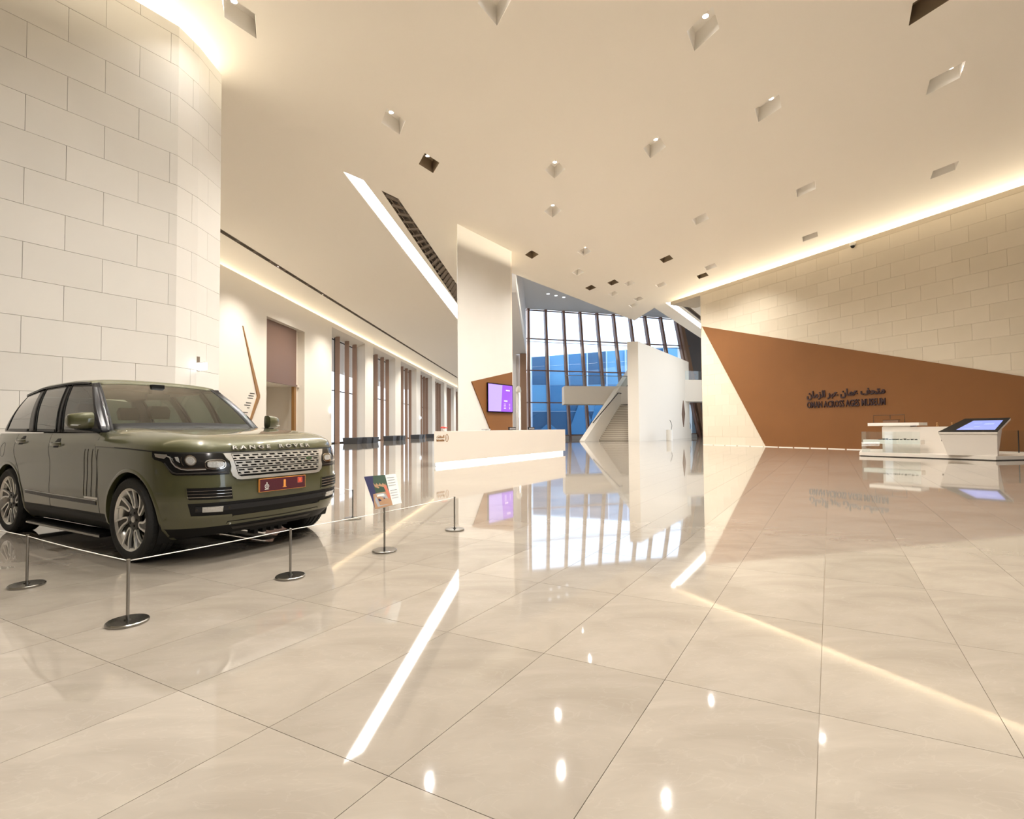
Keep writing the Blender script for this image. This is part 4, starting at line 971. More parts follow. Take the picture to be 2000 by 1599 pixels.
# body side details
ribbon('side_moulding', [(2.24,.50),(2.6,.502),(3.3,.51),(3.97,.53)], .034, M['gloss'], .006, sides=(1,-1), thick=.01)
ribbon('moulding_bright', [(2.24,.527),(3.3,.537),(3.97,.550)], .005, M['silver'], .008, sides=(1,-1))
for k, sx in enumerate((2.235,2.345,2.445,2.515)):
    ribbon('side_gill', [(sx,.56),(sx,1.035)], .006, M['dark'], .003, sides=(1,-1))
ribbon('gill_foot', [(2.20,.548),(2.49,.548)], .02, M['silver'], .006, sides=(1,-1))
for sx, z in ((3.23,1.085),(4.20,1.112)):
    patch('handle_recess', [(sx-.06,z-.045),(sx+.06,z-.045),(sx+.07,z+.01),(sx+.04,z+.055),(sx-.04,z+.055),(sx-.07,z+.01)], M['black'], .0015, sides=(1,-1))
    for sg in (1,-1):
        mb = MB(); P = [surf((sx+.135*t)*sg, z-.002, .012+.022*(1-t*t)) for t in np.linspace(-1, 1, 9)]
        mb.loft([[(p[0],p[1],p[2]-.017),(p[0],p[1]+.010*sg,p[2]-.012),(p[0],p[1]+.010*sg,p[2]+.012),(p[0],p[1],p[2]+.017)] for p in P]); h = finish(mb.build('door_handle', M['paint'], car, True, 40))
        mb = MB(); mb.tube([(p[0],p[1]+.006*sg,p[2]-.014) for p in P], .0045, 6); mb.build('handle_trim', M['chrome'], h, True)
ribbon('waist_crease', [(2.33,1.075),(3.1,1.082),(4.0,1.108),(4.6,1.12)], .006, M['paint'], .0035, sides=(1,-1))
ribbon('filler_flap_line', [(4.72+.075*math.cos(t), 1.0+.085*math.sin(t)) for t in np.linspace(0, 2*math.pi, 25)], .005, M['black'], .0012, sides=(-1,))
ribbon('belt_trim', [(2.36,1.203),(3.3,1.21),(4.4,1.222),(5.0,1.232)], .016, M['gloss'], .002, sides=(1,-1))
# side step
for sg in (1,-1):
    st = finish(MB().hexa([(-2.36,.80*sg,.165),(-.58,.80*sg,.165),(-.58,.965*sg,.165),(-2.36,.965*sg,.165)],[(-2.36,.80*sg,.20),(-.58,.80*sg,.20),(-.58,.965*sg,.20),(-2.36,.965*sg,.20)]).build('side_step', M['black'], car))
    finish(MB().hexa([(-2.37,.962*sg,.17),(-.57,.962*sg,.17),(-.57,.972*sg,.17),(-2.37,.972*sg,.17)],[(-2.37,.962*sg,.190),(-.57,.962*sg,.190),(-.57,.972*sg,.190),(-2.37,.972*sg,.190)]).build('step_edge', M['steel'], st))
# bonnet
RA = ([0,.004,.010,.02,.035,.06,.10,.16,.25,.40,.60,.80,1.0], [0,.11,.20,.30,.37,.44,.51,.58,.66,.77,.87,.945,1.0])
sc_ = 1.02               # s of the plan corner
nA, nV = 34, 36
def bonnet_pt(a, v):
    b0 = plan(v*sc_, 1.01) if v < 1 else plan(sc_, 1.01)
    sr = plan(sc_+(2.31-sc_)*a, 1.05); l = (plan(0, 1.01)[0]*(1-a)+(-.80)*a, 0); tp = (-.80+(.80-.605)*v**3, sr_end[1]*v)
    c00, c10, c01, c11 = np.array(plan(0,1.01)), np.array(plan(sc_,1.01)), np.array((-.80,0)), np.array((-.605, sr_end[1]))
    p = (1-a)*np.array(b0)+a*np.array(tp)+(1-v)*np.array(l)+v*np.array(sr)-((1-a)*(1-v)*c00+(1-a)*v*c10+a*(1-v)*c01+a*v*c11)
    ze = zpart(p[0]); ra = float(np.interp(a, *RA)); cv = max(0, 1-v**7)**.62
    bulge = .010*math.exp(-((v-.70)/.13)**2)*min(1, a*5)-.006*math.exp(-(v/.5)**4)*min(1, a*5)*0
    crease = -.008*(_ss(.52, .60, v)-_ss(.80,.95,v))*0
    z = ze+(1.250-ze)*ra*cv+bulge
    zz = z
    # nose leans back slightly like the skin below
    return (p[0], p[1], zz)
sr_end = plan(2.31, 1.05)
av_ = list(np.array([0,.003,.007,.012,.02,.03,.045,.065])) + list(np.linspace(.09, 1, 27))
vv_ = list(np.linspace(0, .8, 18))+list(np.linspace(.83, 1, 12)); vv_ = sorted(set(round(v, 4) for v in vv_))
V = []; idx = {}
for i, a in enumerate(av_):
    for j, v in enumerate([-q for q in vv_[:0:-1]]+vv_):
        x, y, z = bonnet_pt(a, abs(v)); V.append((x, y*(1 if v >= 0 else -1), z)); idx[i, j] = len(V)-1
nj = 2*len(vv_)-1
Fc = [(idx[i,j], idx[i,j+1], idx[i+1,j+1], idx[i+1,j]) for i in range(len(av_)-1) for j in range(nj-1)]
bon = finish(obj('bonnet', V, Fc, M['paint'], car, True)); 
# lettering follows the bonnet nose
def word(tx, s0, s1, z, h, m, bold=.012):
    Vt, Ft = fit_text(tx, s1-s0, h, bold=bold, spacing=1.55)
    n = len(Vt)
    # text reads left to right as seen from the front, i.e. from the car's right (-s) to its left
    def q(x, y, o):
        s = s0+x; zz = z+y; X, Y, Z = surf(s, 1.0, 0); dz = zz-1.01
        xb = X-np.interp(zz, [1.01,1.03,1.05,1.07,1.09], [0,.004,.010,.019,.032])
        return (xb+o, Y, zz)
    fr = [q(x, y, .012) for x, y in Vt]; bk = [q(x, y, -.008) for x, y in Vt]
    cnt = set((f[i], f[(i+1)%len(f)]) for f in Ft for i in range(len(f)))
    return finish(obj('lettering', fr+bk, list(Ft)+[(b,a,a+n,b+n) for a, b in cnt if (b,a) not in cnt], m, car))
word('RANGE', -.475, -.095, 1.032, .036, M['silver']); word('ROVER', .005, .385, 1.032, .036, M['silver'])
# grille
g_in = [(-.50,.995),(-.455,.795),(-.43,.778),(.43,.778),(.455,.795),(.50,.995)]
patch('grille_backing', [(-.51,.998),(-.46,.785),(-.43,.770),(.43,.770),(.46,.785),(.51,.998)], M['black'], .006, res=.08)
fr_out = [(-.565,1.0),(-.545,.955),(-.52,.925),(-.512,.875),(-.520,.835),(-.505,.79),(-.465,.757),(-.43,.750),(.43,.750),(.465,.757),(.505,.79),(.520,.835),(.512,.875),(.52,.925),(.545,.955),(.565,1.0)]
patch('grille_surround', fr_out, M['silver'], .016, thick=.03, holes=[g_in], res=.06)
mb = MB()
def gx(z): return float(np.interp(z, [.778,.795,.995], [.425,.452,.498]))
def gstrip(s0, s1, z0, z1, off=.018):
    n = max(1, int((s1-s0)/.08)); loops = []
    for k in range(n+1):
        s = s0+(s1-s0)*k/n; loops.append([surf(s,z0,off-.02), surf(s,z0,off), surf(s,z1,off), surf(s,z1,off-.02)])
    mb.loft(loops)
H3 = (.988-.785)/3
for g in range(3):
    zt = .990-g*H3
    # each band: bar, slots, wide bar, slots, bar
    for a, b in ((0,.008),(.0225,.0345),(.049,.058)): gstrip(-gx(zt-b), gx(zt-b), zt-b, zt-a)
    for r, (a, b) in enumerate(((.008,.0225),(.0345,.049))):
        w = gx(zt-b); n = 11; 
        for k in range(n+1):
            s = -w+2*w*(k+(.0 if r == 0 else .5))/n
            if s > w: continue
            # slanted bridge between slots
            mb.loft([[surf(max(-w,s-.014),zt-b,.0), surf(max(-w,s-.014),zt-b,.018), surf(max(-w,s-.022),zt-a,.018), surf(max(-w,s-.022),zt-a,.0)], [surf(min(w,s+.014),zt-b,.0), surf(min(w,s+.014),zt-b,.018), surf(min(w,s+.006),zt-a,.018), surf(min(w,s+.006),zt-a,.0)]])
grl = finish(mb.build('grille_mesh', M['silver'], car))
for s0 in (-.3,-.05,.2):
    for g in range(2):
        zt = .990-g*H3; ribbon('grille_link', [(s0+.05*g, zt-H3+.001),(s0+.05*g, zt-.058)], .006, M['silver'], .014, thick=.01)
el = [(.33+.040*math.cos(t), .912+.021*math.sin(t)) for t in np.linspace(0, 2*math.pi, 21)[:-1]]
patch('oval_badge', el, M['chrome'], .026, thick=.012, res=.03); el2 = [(.33+.034*math.cos(t), .912+.016*math.sin(t)) for t in np.linspace(0, 2*math.pi, 21)[:-1]]
patch('badge_face', el2, mat('badge_green', (.02,.09,.04), .3), .028, thick=.004, res=.03)
# plain slanted strokes where the badge letters are
ribbon('badge_mark', [(.312,.918),(.348,.918)], .005, M['chrome'], .030); ribbon('badge_mark', [(.312,.906),(.348,.906)], .005, M['chrome'], .030)
# headlights
hl = [(1.215,1.028),(1.208,.982),(1.18,.957),(1.09,.938),(1.05,.912),(1.013,.850),(.992,.826),(.958,.816),(.530,.810),(.524,.840),(.517,.877),(.526,.918),(.55,.950),(.572,1.001),(.9,1.006),(1.1,1.016)]
for sg in (1, -1):
    lampo = patch('headlight', [(s, z) for s, z in hl], M['lampdark'], .003, sides=(sg,), thick=.008, res=.04, smooth=True, label='dark headlight with a round and an oval lamp')[0]
    def ring(cs, cz, rx, rz, w, m, off, name, n=28, sup=2.0):
        L = []; 
        for k in range(n+1):
            t = 2*math.pi*k/n; c, s_ = math.cos(t), math.sin(t)
            L.append((cs+rx*math.copysign(abs(c)**(2/sup), c), cz+rz*math.copysign(abs(s_)**(2/sup), s_)))
        ribbon(name, L, w, m, off, sides=(sg,), parent=lampo, thick=.008); return L[:-1]
    L = ring(.828,.944,.042,.044,.008,M['chrome'],.010,'lamp_ring'); patch('round_lamp', L, M['lens'], .007, sides=(sg,), parent=lampo, res=.03, thick=.004)
    ring(.828,.944,.028,.029,.004,M['silver'],.010,'inner_ring')
    L = ring(.637,.903,.082,.042,.007,M['chrome'],.010,'lamp_ring',sup=3.2); L = ring(.637,.903,.068,.031,.005,M['chrome'],.011,'inner_ring',sup=3.2); patch('oval_lamp', L, M['lens'], .008, sides=(sg,), parent=lampo, res=.03, thick=.004)
    ribbon('running_light', [(1.12,.992),(1.03,.985),(1.00,.975),(.985,.93),(.955,.893),(.91,.868),(.86,.861),(.716,.861)], .010, M['silver'], .009, sides=(sg,), parent=lampo)
    ribbon('running_light', [(.985,.968),(.965,.925),(.93,.89),(.89,.875),(.72,.872)], .004, M['chrome'], .009, sides=(sg,), parent=lampo)
    ribbon('indicator_strip', [(1.06,.925),(1.02,.87),(.985,.838),(.95,.830),(.55,.829)], .012, M['alloy_d'], .008, sides=(sg,), parent=lampo)
    patch('side_lens', [(.955,.978),(.925,.978),(.915,.925),(.945,.945)], M['lens'], .008, sides=(sg,), parent=lampo, thick=.004)
    ribbon('lamp_arc', [(.895,.975),(.905,.945),(.895,.912),(.885,.90)], .004, M['chrome'], .009, sides=(sg,), parent=lampo)
    patch('wing_reflector', [(1.175,1.008),(1.16,.978),(1.06,.962),(1.03,.985),(1.03,1.0)], M['silver'], .006, sides=(sg,), parent=lampo, thick=.004)
    ribbon('headlight_seam', hl[8:3:-1]+hl[3:0:-1], .006, M['black'], .0035, sides=(sg,))
    # bumper air intake with three blades
    v = patch('bumper_intake', [(.878,.700),(.885,.69),(.865,.602),(.85,.592),(.50,.578),(.515,.69)], M['black'], .002, sides=(sg,))[0]
    ribbon('intake_frame', [(.878,.700),(.863,.600),(.85,.590),(.497,.574),(.512,.694),(.878,.704)], .009, M['paint'], .007, sides=(sg,), parent=v)
    for k in range(3):
        z = .668-.028*k; ribbon('intake_blade', [(.868-.004*k,z+.003),(.70,z-.001),(.512,z-.006)], .0035, M['chrome'], .010, sides=(sg,), parent=v, thick=.014)
# lower dark band with fog lamps
bar = patch('lower_intake', [(-.862,.560),(-.50,.556),(0,.548),(.50,.556),(.862,.560),(.83,.445),(.50,.432),(.487,.416),(-.487,.416),(-.50,.432),(-.83,.445)], M['black'], .003, res=.07)[0]
patch('sensor_strip', [(-.80,.528),(0,.520),(.80,.528),(.80,.480),(0,.472),(-.80,.480)], mat('charcoal_strip', (.014,.015,.018), .4, spec=.3), .010, parent=bar, res=.08)
for sg in (1, -1):
    patch('fog_lamp', [(.747,.525),(.583,.520),(.583,.468),(.744,.477)], M['lens'], .014, sides=(sg,), parent=bar, res=.04)
    ribbon('fog_lamp_trim', [(.835,.438),(.50,.424)], .020, M['paint'], .012, sides=(sg,), parent=bar)
    for q in (.79, .53): patch('parking_sensor', [(q+.01*math.cos(t), .50+.01*math.sin(t)) for t in np.linspace(0,6.28,11)[:-1]], M['dark'], .013, sides=(sg,), parent=bar)
ribbon('lower_intake_edge', [(-.487,.408),(.487,.408)], .012, M['paint'], .008)
ribbon('skid_line', [(-.54,.315),(-.52,.362),(0,.352),(.52,.362),(.54,.315)], .007, M['black'], .003)
patch('skid_plate', [(-.47,.300),(-.45,.272),(.45,.272),(.47,.300)], M['alloy_d'], .006, res=.08)
mb = MB()
for k in range(4): mb.box(.55,-.16+.09*k,.175,.66,-.12+.09*k,.25)
mb.box(.5,-.22,.22,.68,.2,.26); finish(mb.build('tow_bracket', M['black'], car))
# number plate (flat)
X0p, _y, _z = surf(0, .675, 0); X0p += .020
pl = finish(MB().box(X0p-.02,-.262,.610,X0p,.262,.738).build('number_plate', M['orange'], car)); pl['label'] = 'maroon number plate with an orange border'
finish(MB().box(X0p,-.2575,.6145,X0p+.002,.2575,.7335).build('plate_field', M['plate'], pl))
def flat_text(tx, yc, zc, w, h, m, bold=.02):
    Vt, Ft = fit_text(tx, w, h, bold=bold); n = len(Vt)
    fr = [(X0p+.0035, yc-w/2+x, zc-h/2+y) for x, y in Vt]; bk = [(X0p+.001, yc-w/2+x, zc-h/2+y) for x, y in Vt]
    cnt = set((f[i], f[(i+1)%len(f)]) for f in Ft for i in range(len(f)))
    return finish(obj('plate_print', fr+bk, list(Ft)+[(b,a,a+n,b+n) for a, b in cnt if (b,a) not in cnt], m, pl))
flat_text('1', .012, .676, .024, .074, M['orange'], .012); finish(MB().box(X0p+.001,-.010,.636,X0p+.0035,.034,.643).build('plate_print', M['orange'], pl))
finish(MB().box(X0p+.001,.165,.665,X0p+.0025,.222,.722).build('plate_print', M['print_skin'], pl)); finish(MB().box(X0p+.0025,.171,.671,X0p+.0032,.216,.716).build('plate_print', M['red'], pl))
flat_text('1', .193, .694, .012, .03, M['orange'], .03)
# small emblem on the left of the plate: crown, ring and scroll
mb = MB()
for k in range(20):
    t0, t1 = 2*math.pi*k/20, 2*math.pi*(k+1)/20
    for r0, r1, cz in ((.018,.023,.663),(.007,.011,.663)):
        mb.add([(X0p+.003, -.185+r*math.cos(t), cz+r*math.sin(t)) for r, t in ((r0,t0),(r1,t0),(r1,t1),(r0,t1))], [(0,1,2,3)])
mb.add([(X0p+.003,-.193,.690),(X0p+.003,-.177,.690),(X0p+.003,-.185,.706)], [(0,1,2)]); mb.box(X0p+.002,-.208,.632,X0p+.003,-.162,.637)
mb.build('plate_emblem', M['print_white'], pl)

# ------------------------------------------------ glasshouse
GB = [(-.80,0,1.21),(-.80,.42,1.205),(-.765,.80,1.195),(-.795,.895,1.20),(-1.72,.908,1.21),(-2.42,.904,1.222),(-3.42,.86,1.235),(-3.72,.79,1.24),(-3.83,.42,1.24),(-3.86,0,1.24)]
GT = [(-1.62,0,1.805),(-1.60,.34,1.80),(-1.50,.635,1.77),(-1.46,.705,1.755),(-1.93,.725,1.775),(-2.70,.715,1.755),(-3.38,.655,1.70),(-3.54,.60,1.685),(-3.62,.35,1.715),(-3.65,0,1.725)]
GBa, GTa = np.array(GB), np.array(GT)
def gh(s, t, sg=1, out=0.0):
    if s <= 2:   # curved windscreen
        u = s/2; b = np.array([np.interp(s, range(10), GBa[:,k]) for k in range(3)]); tp = np.array([np.interp(s, range(10), GTa[:,k]) for k in range(3)])
    else:
        b = np.array([np.interp(s, range(10), GBa[:,k]) for k in range(3)]); tp = np.array([np.interp(s, range(10), GTa[:,k]) for k in range(3)])
    p = b*(1-t)+tp*t
    if s <= 2: n = np.array([.62, .25*(s/2), .75])
    elif s <= 3: n = np.array([.4, .8, .3])
    elif s <= 6: n = np.array([0, .94, .33])
    elif s <= 7: n = np.array([-.4,.8,.3])
    else: n = np.array([-.9,.1,.3])
    n = n/np.linalg.norm(n); bulge = math.sin(math.pi*t)*(.028 if s <= 7 else .02)
    p = p+n*(bulge+out); return (p[0], p[1]*sg, p[2])
def ghpane(name, s0, s1, t0, t1, m, sg, out=0.0, ns=10, nt=8, parent=car, thick=.005, full=False):
    ss = np.linspace(s0, s1, ns+1); ts = np.linspace(t0, t1, nt+1)
    V = [gh(s, t, sg, out) for s in ss for t in ts]
    Fc = [(i*(nt+1)+j, (i+1)*(nt+1)+j, (i+1)*(nt+1)+j+1, i*(nt+1)+j+1) for i in range(ns) for j in range(nt)]
    if full:
        n0 = len(V); V += [gh(s, t, -1, out) for s in ss[1:] for t in ts]
        def id2(i, j): return (0*(nt+1)+j) if i == 0 else n0+(i-1)*(nt+1)+j
        Fc += [(id2(i,j), id2(i,j+1), id2(i+1,j+1), id2(i+1,j)) for i in range(ns) for j in range(nt)]
    o = finish(obj(name, V, Fc, m, parent, True)); md = o.modifiers.new('t', 'SOLIDIFY'); md.thickness = thick; md.offset = -1
    return o
def flatpane(name, s0, s1, t0, t1, m, sg, **k):  # single sheet, no thickness doubling for see-through glass
    return ghpane(name, s0, s1, t0, t1, m, sg, **k)
def no_solid(o): o.modifiers.clear(); return o
ws = no_solid(ghpane('windscreen', 0, 2, .02, .985, M['glass_ws'], 1, full=True))
for sg in (1, -1):
    ghpane('a_pillar', 2.0, 3.0, 0, 1, M['gloss'], sg, out=.002, ns=3)
    ghpane('pillar_gap', 1.93, 2.02, 0, 1, M['black'], sg, out=.004, ns=2)
    ghpane('b_pillar', 3.90, 4.10, 0, 1, M['gloss'], sg, out=.002, ns=2)
    ghpane('c_pillar', 4.90, 5.16, 0, 1, M['gloss'], sg, out=.002, ns=2)
    ghpane('d_pillar', 5.93, 7.05, 0, 1, M['gloss'], sg, out=.002, ns=6)
    for nm, a, b in (('front_window', 3.0, 3.90), ('rear_window', 4.10, 4.90), ('quarter_window', 5.16, 5.93)):
        no_solid(ghpane(nm, a, b, .03, .95, M['glass_car'], sg))
        ghpane('window_frame', a, b, .93, 1.0, M['gloss'], sg, out=.003); ghpane('window_frame', a, b, 0, .05, M['gloss'], sg, out=.003)
    ghpane('window_seam', 4.09, 4.115, 0, .97, M['black'], sg, out=.006, ns=1); ghpane('window_seam', 3.885, 3.905, 0, .97, M['black'], sg, out=.006, ns=1); ghpane('window_seam', 4.885, 4.905, 0, .97, M['black'], sg, out=.006, ns=1)
    mb = MB().hexa([gh(3.0,0,sg,.004), gh(3.14,0,sg,.004), gh(3.14,0,sg,-.01), gh(3.0,0,sg,-.01)], [gh(3.0,.36,sg,.006), gh(3.01,.36,sg,.006), gh(3.01,.36,sg,-.01), gh(3.0,.36,sg,-.01)]); finish(mb.build('mirror_quadrant', M['black'], car))
no_solid(ghpane('rear_screen', 7.05, 9, .03, .95, M['glass_car'], 1, ns=6)); no_solid(ghpane('rear_screen', 7.05, 9, .03, .95, M['glass_car'], -1, ns=6))
# black frit round the windscreen
ghpane('windscreen_border', 0, 1.93, .955, 1.0, M['paint'], 1, out=.003, full=True, nt=2); ghpane('windscreen_border', 0, 1.93, 0, .15, M['black'], 1, out=.002, full=True, nt=2)
# roof
def roof_edge_y(x): return float(np.interp(-x, [1.46,1.93,2.70,3.38,3.54,3.65], [.705,.725,.715,.655,.60,.55]))
def roof_ze(x): return float(np.interp(-x, [1.46,1.62,1.93,2.70,3.38,3.65], [1.755,1.768,1.775,1.755,1.70,1.675]))
def roof_zc(x): return float(np.interp(-x, [1.46,1.62,1.8,2.2,2.6,3.0,3.4,3.7], [1.79,1.812,1.834,1.852,1.855,1.838,1.80,1.76]))
V = []; nx, nv = 34, 12; vs = [-1.0]+[-(1-(k/nv))**.8 for k in range(1, nv)]+[0]+[(k/nv)**.8 for k in range(1, nv)]+[1.0]
for i in range(nx+1):
    a = i/nx
    for k, v in enumerate(vs):
        xf = -1.61+.15*abs(v)**2.5; xr = -3.72+.12*v*v; x = xf*(1-a)+xr*a
        ye = roof_edge_y(x)+.018; z = roof_ze(x)+.012+(roof_zc(x)-roof_ze(x)-.012)*(1-abs(v)**2.6)
        z += .018*(1-abs(v)**10)*(1 if .0 < a else 0) - .012*(1 if a == 0 else 0)
        if abs(v) == 1: z -= .012
        V.append((x, v*ye, z))
m_n = len(vs); Fc = [(i*m_n+j, i*m_n+j+1, (i+1)*m_n+j+1, (i+1)*m_n+j) for i in range(nx) for j in range(m_n-1)]
rf = finish(obj('roof', V, Fc, M['paint'], car, True)); md = rf.modifiers.new('t', 'SOLIDIFY'); md.thickness = .02; md.offset = -1
for sg in (1,-1):
    mb = MB(); P = [(-1.48-.06*k*1.0*(2.1/2.1), 0, 0) for k in range(36)]
    loops = []
    for k in range(36):
        x = -1.47-2.12*k/35; y = (roof_edge_y(x)+.018)*sg; z = roof_ze(x)-.002
        loops.append([(x,y-.02*sg,z-.012),(x,y+.004*sg,z-.014),(x,y+.006*sg,z+.006),(x,y-.012*sg,z+.012)])
    finish(MB().loft(loops).build('roof_rail', M['gloss'], car, True, 40))
    # bright edge beside the windscreen
# mirrors
for sg in (1, -1):
    loops = []
    prof = [(-.03,.0,.02),(-.06,.02,.035),(-.085,.05,.055),(-.10,.09,.07),(-.105,.14,.082),(-.10,.19,.085),(-.085,.23,.078),(-.06,.255,.06),(-.035,.265,.035)]
    mb = MB(); Lp = []
    for k in range(11):
        t = k/10; y = .975+.165*t; h = .084*(1-.18*t**3); w = .095*(1-.25*t**2); zc = 1.325-.008*t; sh = .03*t*t
        L = []
        for q in range(14):
            an = 2*math.pi*q/14; c, s_ = math.cos(an), math.sin(an)
            xx = -.80-sh+(w if c > 0 else w*.45)*math.copysign(abs(c)**.55, c); zz = zc+h*math.copysign(abs(s_)**.6, s_)
            L.append((xx, y*sg, zz))
        Lp.append(L)
    Lp.insert(0, [(x*.6-.80*.4, y-.012*sg, z*.6+1.325*.4) for x, y, z in Lp[0]]); Lp.append([(x*.72-.83*.28, y+.016*sg, z*.72+1.317*.28) for x, y, z in Lp[-1]])
    mr = finish(MB().loft(Lp).build('door_mirror', M['paint'], car, True, 50))
    finish(MB().hexa([(-.88,.90*sg,1.21),(-.76,.90*sg,1.21),(-.78,1.08*sg,1.235),(-.86,1.08*sg,1.235)],[(-.88,.90*sg,1.235),(-.76,.90*sg,1.235),(-.78,1.08*sg,1.262),(-.86,1.08*sg,1.262)]).build('mirror_arm', M['black'], mr))
    finish(MB().hexa([(-.735,.98*sg,1.268),(-.722,.98*sg,1.268),(-.745,1.145*sg,1.272),(-.765,1.145*sg,1.272)],[(-.735,.98*sg,1.280),(-.712,.98*sg,1.280),(-.740,1.145*sg,1.284),(-.765,1.145*sg,1.284)]).build('repeater', M['print_white'], mr))
    finish(MB().hexa([(-.845,.99*sg,1.26),(-.84,.99*sg,1.26),(-.865,1.13*sg,1.265),(-.87,1.13*sg,1.265)],[(-.845,.99*sg,1.39),(-.84,.99*sg,1.39),(-.865,1.13*sg,1.37),(-.87,1.13*sg,1.37)]).build('mirror_glass', M['chrome'], mr))
# wipers
for (a, b) in (((-.80,.55,1.225),(-.88,-.12,1.262)), ((-.80,-.10,1.235),(-.86,-.66,1.238))):
    MB().tube([a, b], .009, 6).build('wiper', M['black'], car)
# cabin
mb = MB(); mb.loft([[(-.82,-.78,.9),(-.82,.78,.9),(-.82,.78,1.17),(-.82,-.78,1.17)],[(-1.05,-.80,.85),(-1.05,.80,.85),(-1.05,.80,1.19),(-1.05,-.80,1.19)],[(-1.32,-.80,.7),(-1.32,.80,.7),(-1.32,.80,1.12),(-1.32,-.80,1.12)]]); finish(mb.build('dashboard', M['leather_d'], car, True, 30))
mb = MB(); mb.box(-3.8,-.82,.40,-.8,.82,.46)
for sg in (1,-1): mb.hexa([(-3.75,.80*sg,.46),(-.9,.80*sg,.46),(-.9,.86*sg,.46),(-3.75,.84*sg,.46)],[(-3.6,.76*sg,1.17),(-.9,.80*sg,1.17),(-.9,.87*sg,1.17),(-3.6,.80*sg,1.17)])
finish(mb.build('cabin_trim', M['leather_d'], car))
mb = MB(); mb.tube([(-1.36+.02*math.sin(t)*0-.12*math.sin(t)*.35, .40+.185*math.cos(t), 1.10+.185*math.sin(t)*.92) for t in np.linspace(0, 2*math.pi, 25)], .016, 8, False); st = mb.build('steering_wheel', M['leather_d'], car, True)
finish(MB().box(-1.38,.33,1.05,-1.33,.47,1.13).build('wheel_hub', M['leather_d'], st)); MB().tube([(-1.36,.22,1.1),(-1.36,.58,1.1)], .012, 6).build('wheel_spoke', M['leather_d'], st)
def seat(x, y, w):
    s_ = finish(MB().loft([[(x+.28,y-w,.55),(x+.28,y+w,.55),(x+.28,y+w,.78),(x+.28,y-w,.78)],[(x-.25,y-w,.55),(x-.25,y+w,.55),(x-.25,y+w,.76),(x-.25,y-w,.76)]]).build('seat', M['leather'], car, False))
    finish(MB().loft([[(x-.14,y-w,.72),(x-.28,y-w,.72),(x-.28,y+w,.72),(x-.14,y+w,.72)],[(x-.20,y-w,1.0),(x-.36,y-w,1.0),(x-.36,y+w,1.0),(x-.20,y+w,1.0)],[(x-.32,y-w*.8,1.33),(x-.42,y-w*.8,1.33),(x-.42,y+w*.8,1.33),(x-.32,y+w*.8,1.33)]]).build('backrest', M['leather'], s_, True, 50))
    for q in ((0,) if w < .35 else (-.42,.42)): finish(MB().loft([[(x-.33,y+q-.11,1.38),(x-.42,y+q-.11,1.38),(x-.42,y+q+.11,1.38),(x-.33,y+q+.11,1.38)],[(x-.34,y+q-.13,1.5),(x-.44,y+q-.13,1.5),(x-.44,y+q+.13,1.5),(x-.34,y+q+.13,1.5)],[(x-.37,y+q-.10,1.56),(x-.44,y+q-.10,1.56),(x-.44,y+q+.10,1.56),(x-.37,y+q+.10,1.56)]]).build('headrest', M['leather'], s_, True, 50))
seat(-1.95,.40,.25); seat(-1.95,-.40,.25); seat(-2.85,0,.62)
finish(MB().hexa([(-1.54,-.13,1.60),(-1.50,-.13,1.60),(-1.50,.13,1.60),(-1.54,.13,1.60)],[(-1.56,-.13,1.67),(-1.52,-.13,1.67),(-1.52,.13,1.67),(-1.56,.13,1.67)]).box(-1.60,-.07,1.67,-1.52,.07,1.79).build('cabin_mirror', M['black'], car))
finish(MB().box(-3.6,-.60,1.70,-1.7,.60,1.725).build('headlining', M['leather'], car))
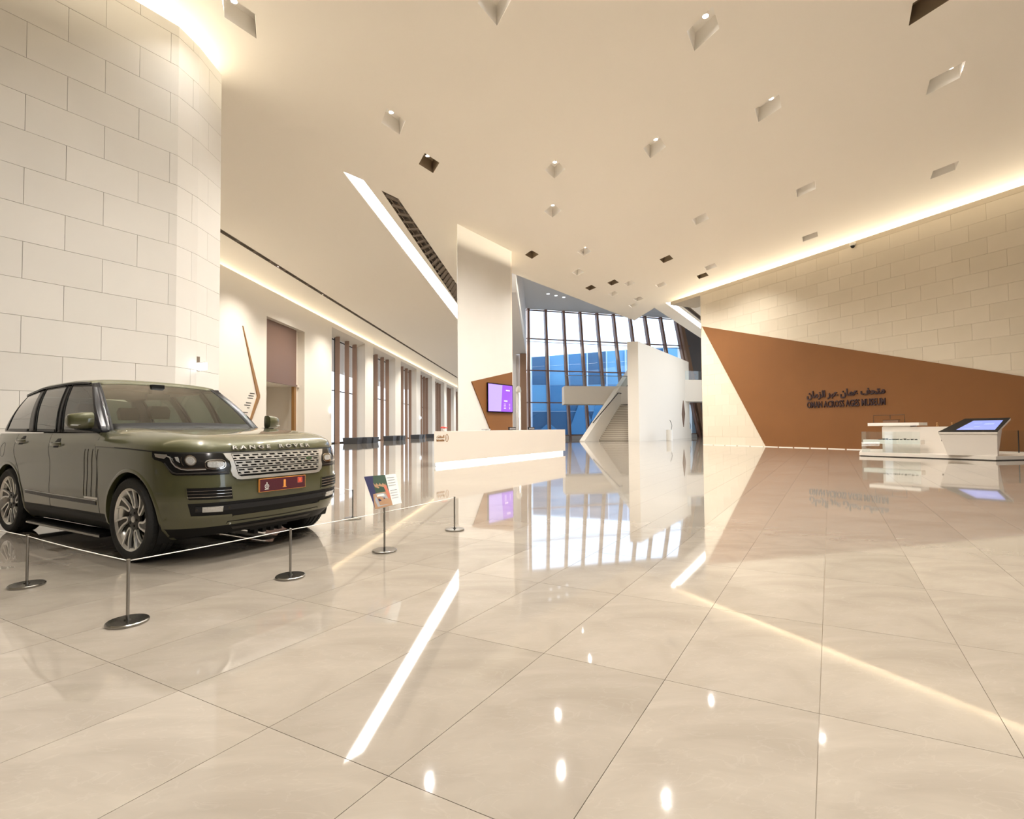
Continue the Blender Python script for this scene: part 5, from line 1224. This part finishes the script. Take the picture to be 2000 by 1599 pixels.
# ------------------------------------------------ wheels
def revolve_y(prof, n=48):  # prof of (r, y)
    loops = []
    for r, y in prof: loops.append([(r*math.cos(2*math.pi*k/n), y, r*math.sin(2*math.pi*k/n)) for k in range(n)])
    return MB().loft(loops, cap=False)
def make_wheel():
    # outer face towards -y
    w = revolve_y([(.268,-.098),(.284,-.112),(.291,-.118),(.294,-.112),(.290,-.10),(.272,-.085),(.258,-.05),(.250,.10),(.27,.12)]).build('wheel', M['alloy'], None, True, 35); finish(w)
    t = revolve_y([(.288,-.108),(.300,-.122),(.330,-.132),(.358,-.130),(.374,-.118),(.384,-.100),(.388,-.080),(.388,-.062),(.382,-.060),(.382,-.052),(.389,-.050),(.389,-.008),(.382,-.006),(.382,.006),(.389,.008),(.389,.05),(.382,.052),(.382,.06),(.388,.062),(.388,.08),(.376,.115),(.35,.13),(.30,.122),(.27,.11)], 64).build('tyre', M['rubber'], w, True, 30); finish(t)
    mb = MB()
    for k in range(56):
        a = 2*math.pi*k/56
        for y0, y1 in ((-.098,-.064),(.064,.098),(-.046,-.012),(.012,.046)):
            L = [(r*math.cos(a+d), y, r*math.sin(a+d)) for r, y, d in ((.386,y0,0),(.386,y1,.0),(.386,y1,.07),(.386,y0,.07))]; H = [(x*1.012, y, z*1.012) for x, y, z in L]; mb.hexa(L, H)
    tag(finish(mb.build('tread_blocks', M['rubber'], w)), kind='stuff')
    bd = revolve_y([(.001,-.055),(.085,-.055),(.185,-.03),(.185,.0),(.001,.0)], 40).build('brake_disc', M['steel'], w, True, 30)
    finish(revolve_y([(.001,.09),(.262,.09),(.262,.1),(.001,.1)], 32).build('wheel_back', M['black'], w))
    hub = finish(revolve_y([(.001,-.086),(.040,-.088),(.085,-.084),(.10,-.078),(.104,-.06),(.001,-.055)], 30).build('hub', M['alloy_d'], w, True, 35))
    finish(revolve_y([(.001,-.094),(.022,-.095),(.030,-.090),(.032,-.084)], 20).build('wheel_cap', M['silver'], w, True, 40))
    nutm = revolve_y([(.001,-.0),(.013,-.0),(.013,.006),(.001,.006)], 8)
    for k in range(5):
        a = 2*math.pi*k/5+.3; o = finish(MB().add([(x+.062*math.cos(a), y-.090, z+.062*math.sin(a)) for x, y, z in nutm.v], nutm.f).build('wheel_nut', M['black'], w))
    def sw(r, a0): return a0+.26*((r-.10)/.19)**1.3
    def P(r, a, y): return (r*math.cos(a), y, r*math.sin(a))
    pr = [(.287,.215),(.262,.200),(.225,.175),(.185,.165),(.150,.175),(.125,.17),(.112,.11)]
    def ydep(r): return -.112+.026*max(0, (.29-r)/.19)**.8
    for k in range(7):
        a0 = 2*math.pi*k/7
        path = [(r, sw(r, a0)-h) for r, h in pr]+[(.108, a0)]+[(r, sw(r, a0)+h) for r, h in pr[::-1]]
        # dark pocket between the two bright legs
        V = [P(r, a, ydep(r)+.012) for r, a in path]; n = len(path)
        back = [P(r, a, ydep(r)+.04) for r, a in path]
        sp = obj('spoke', V+back, [tuple(range(n))]+[(i, i+1, n+i+1, n+i) for i in range(n-1)]+[tuple(range(n, 2*n))[::-1]], M['alloy_d'], w)
        finish(sp)
        loops = []
        for i, (r, a) in enumerate(path):
            p = np.array((r*math.cos(a), r*math.sin(a))); pa = path[max(0,i-1)]; pb = path[min(n-1,i+1)]
            d = np.array((pb[0]*math.cos(pb[1])-pa[0]*math.cos(pa[1]), pb[0]*math.sin(pb[1])-pa[0]*math.sin(pa[1]))); d /= np.hypot(*d); e = np.array((-d[1], d[0]))
            wd = .0085 if (i not in (0, n-1)) else .013
            if 1 <= i <= 2 or n-3 <= i <= n-2: wd = .010
            y = ydep(r); q0, q1 = p+e*wd, p-e*wd
            loops.append([(q0[0], y, q0[1]), (q1[0], y, q1[1]), (q1[0], y+.022, q1[1]), (q0[0], y+.022, q0[1])])
        e_ = finish(MB().loft(loops).build('spoke_edge', M['alloy'], w))
    return w
wproto = make_wheel()
for k, (x, sg, rot) in enumerate(((0,-1,.35),(-2.922,-1,.9),(0,1,.2),(-2.922,1,.5))):
    w = wproto if k == 0 else copy_tree(wproto)
    w.parent = car; w.location = (x, .848*sg, .388); w.rotation_euler = (0, rot, 0) if sg < 0 else (0, rot, math.pi)
    if sg > 0: w.rotation_mode = 'XYZ'
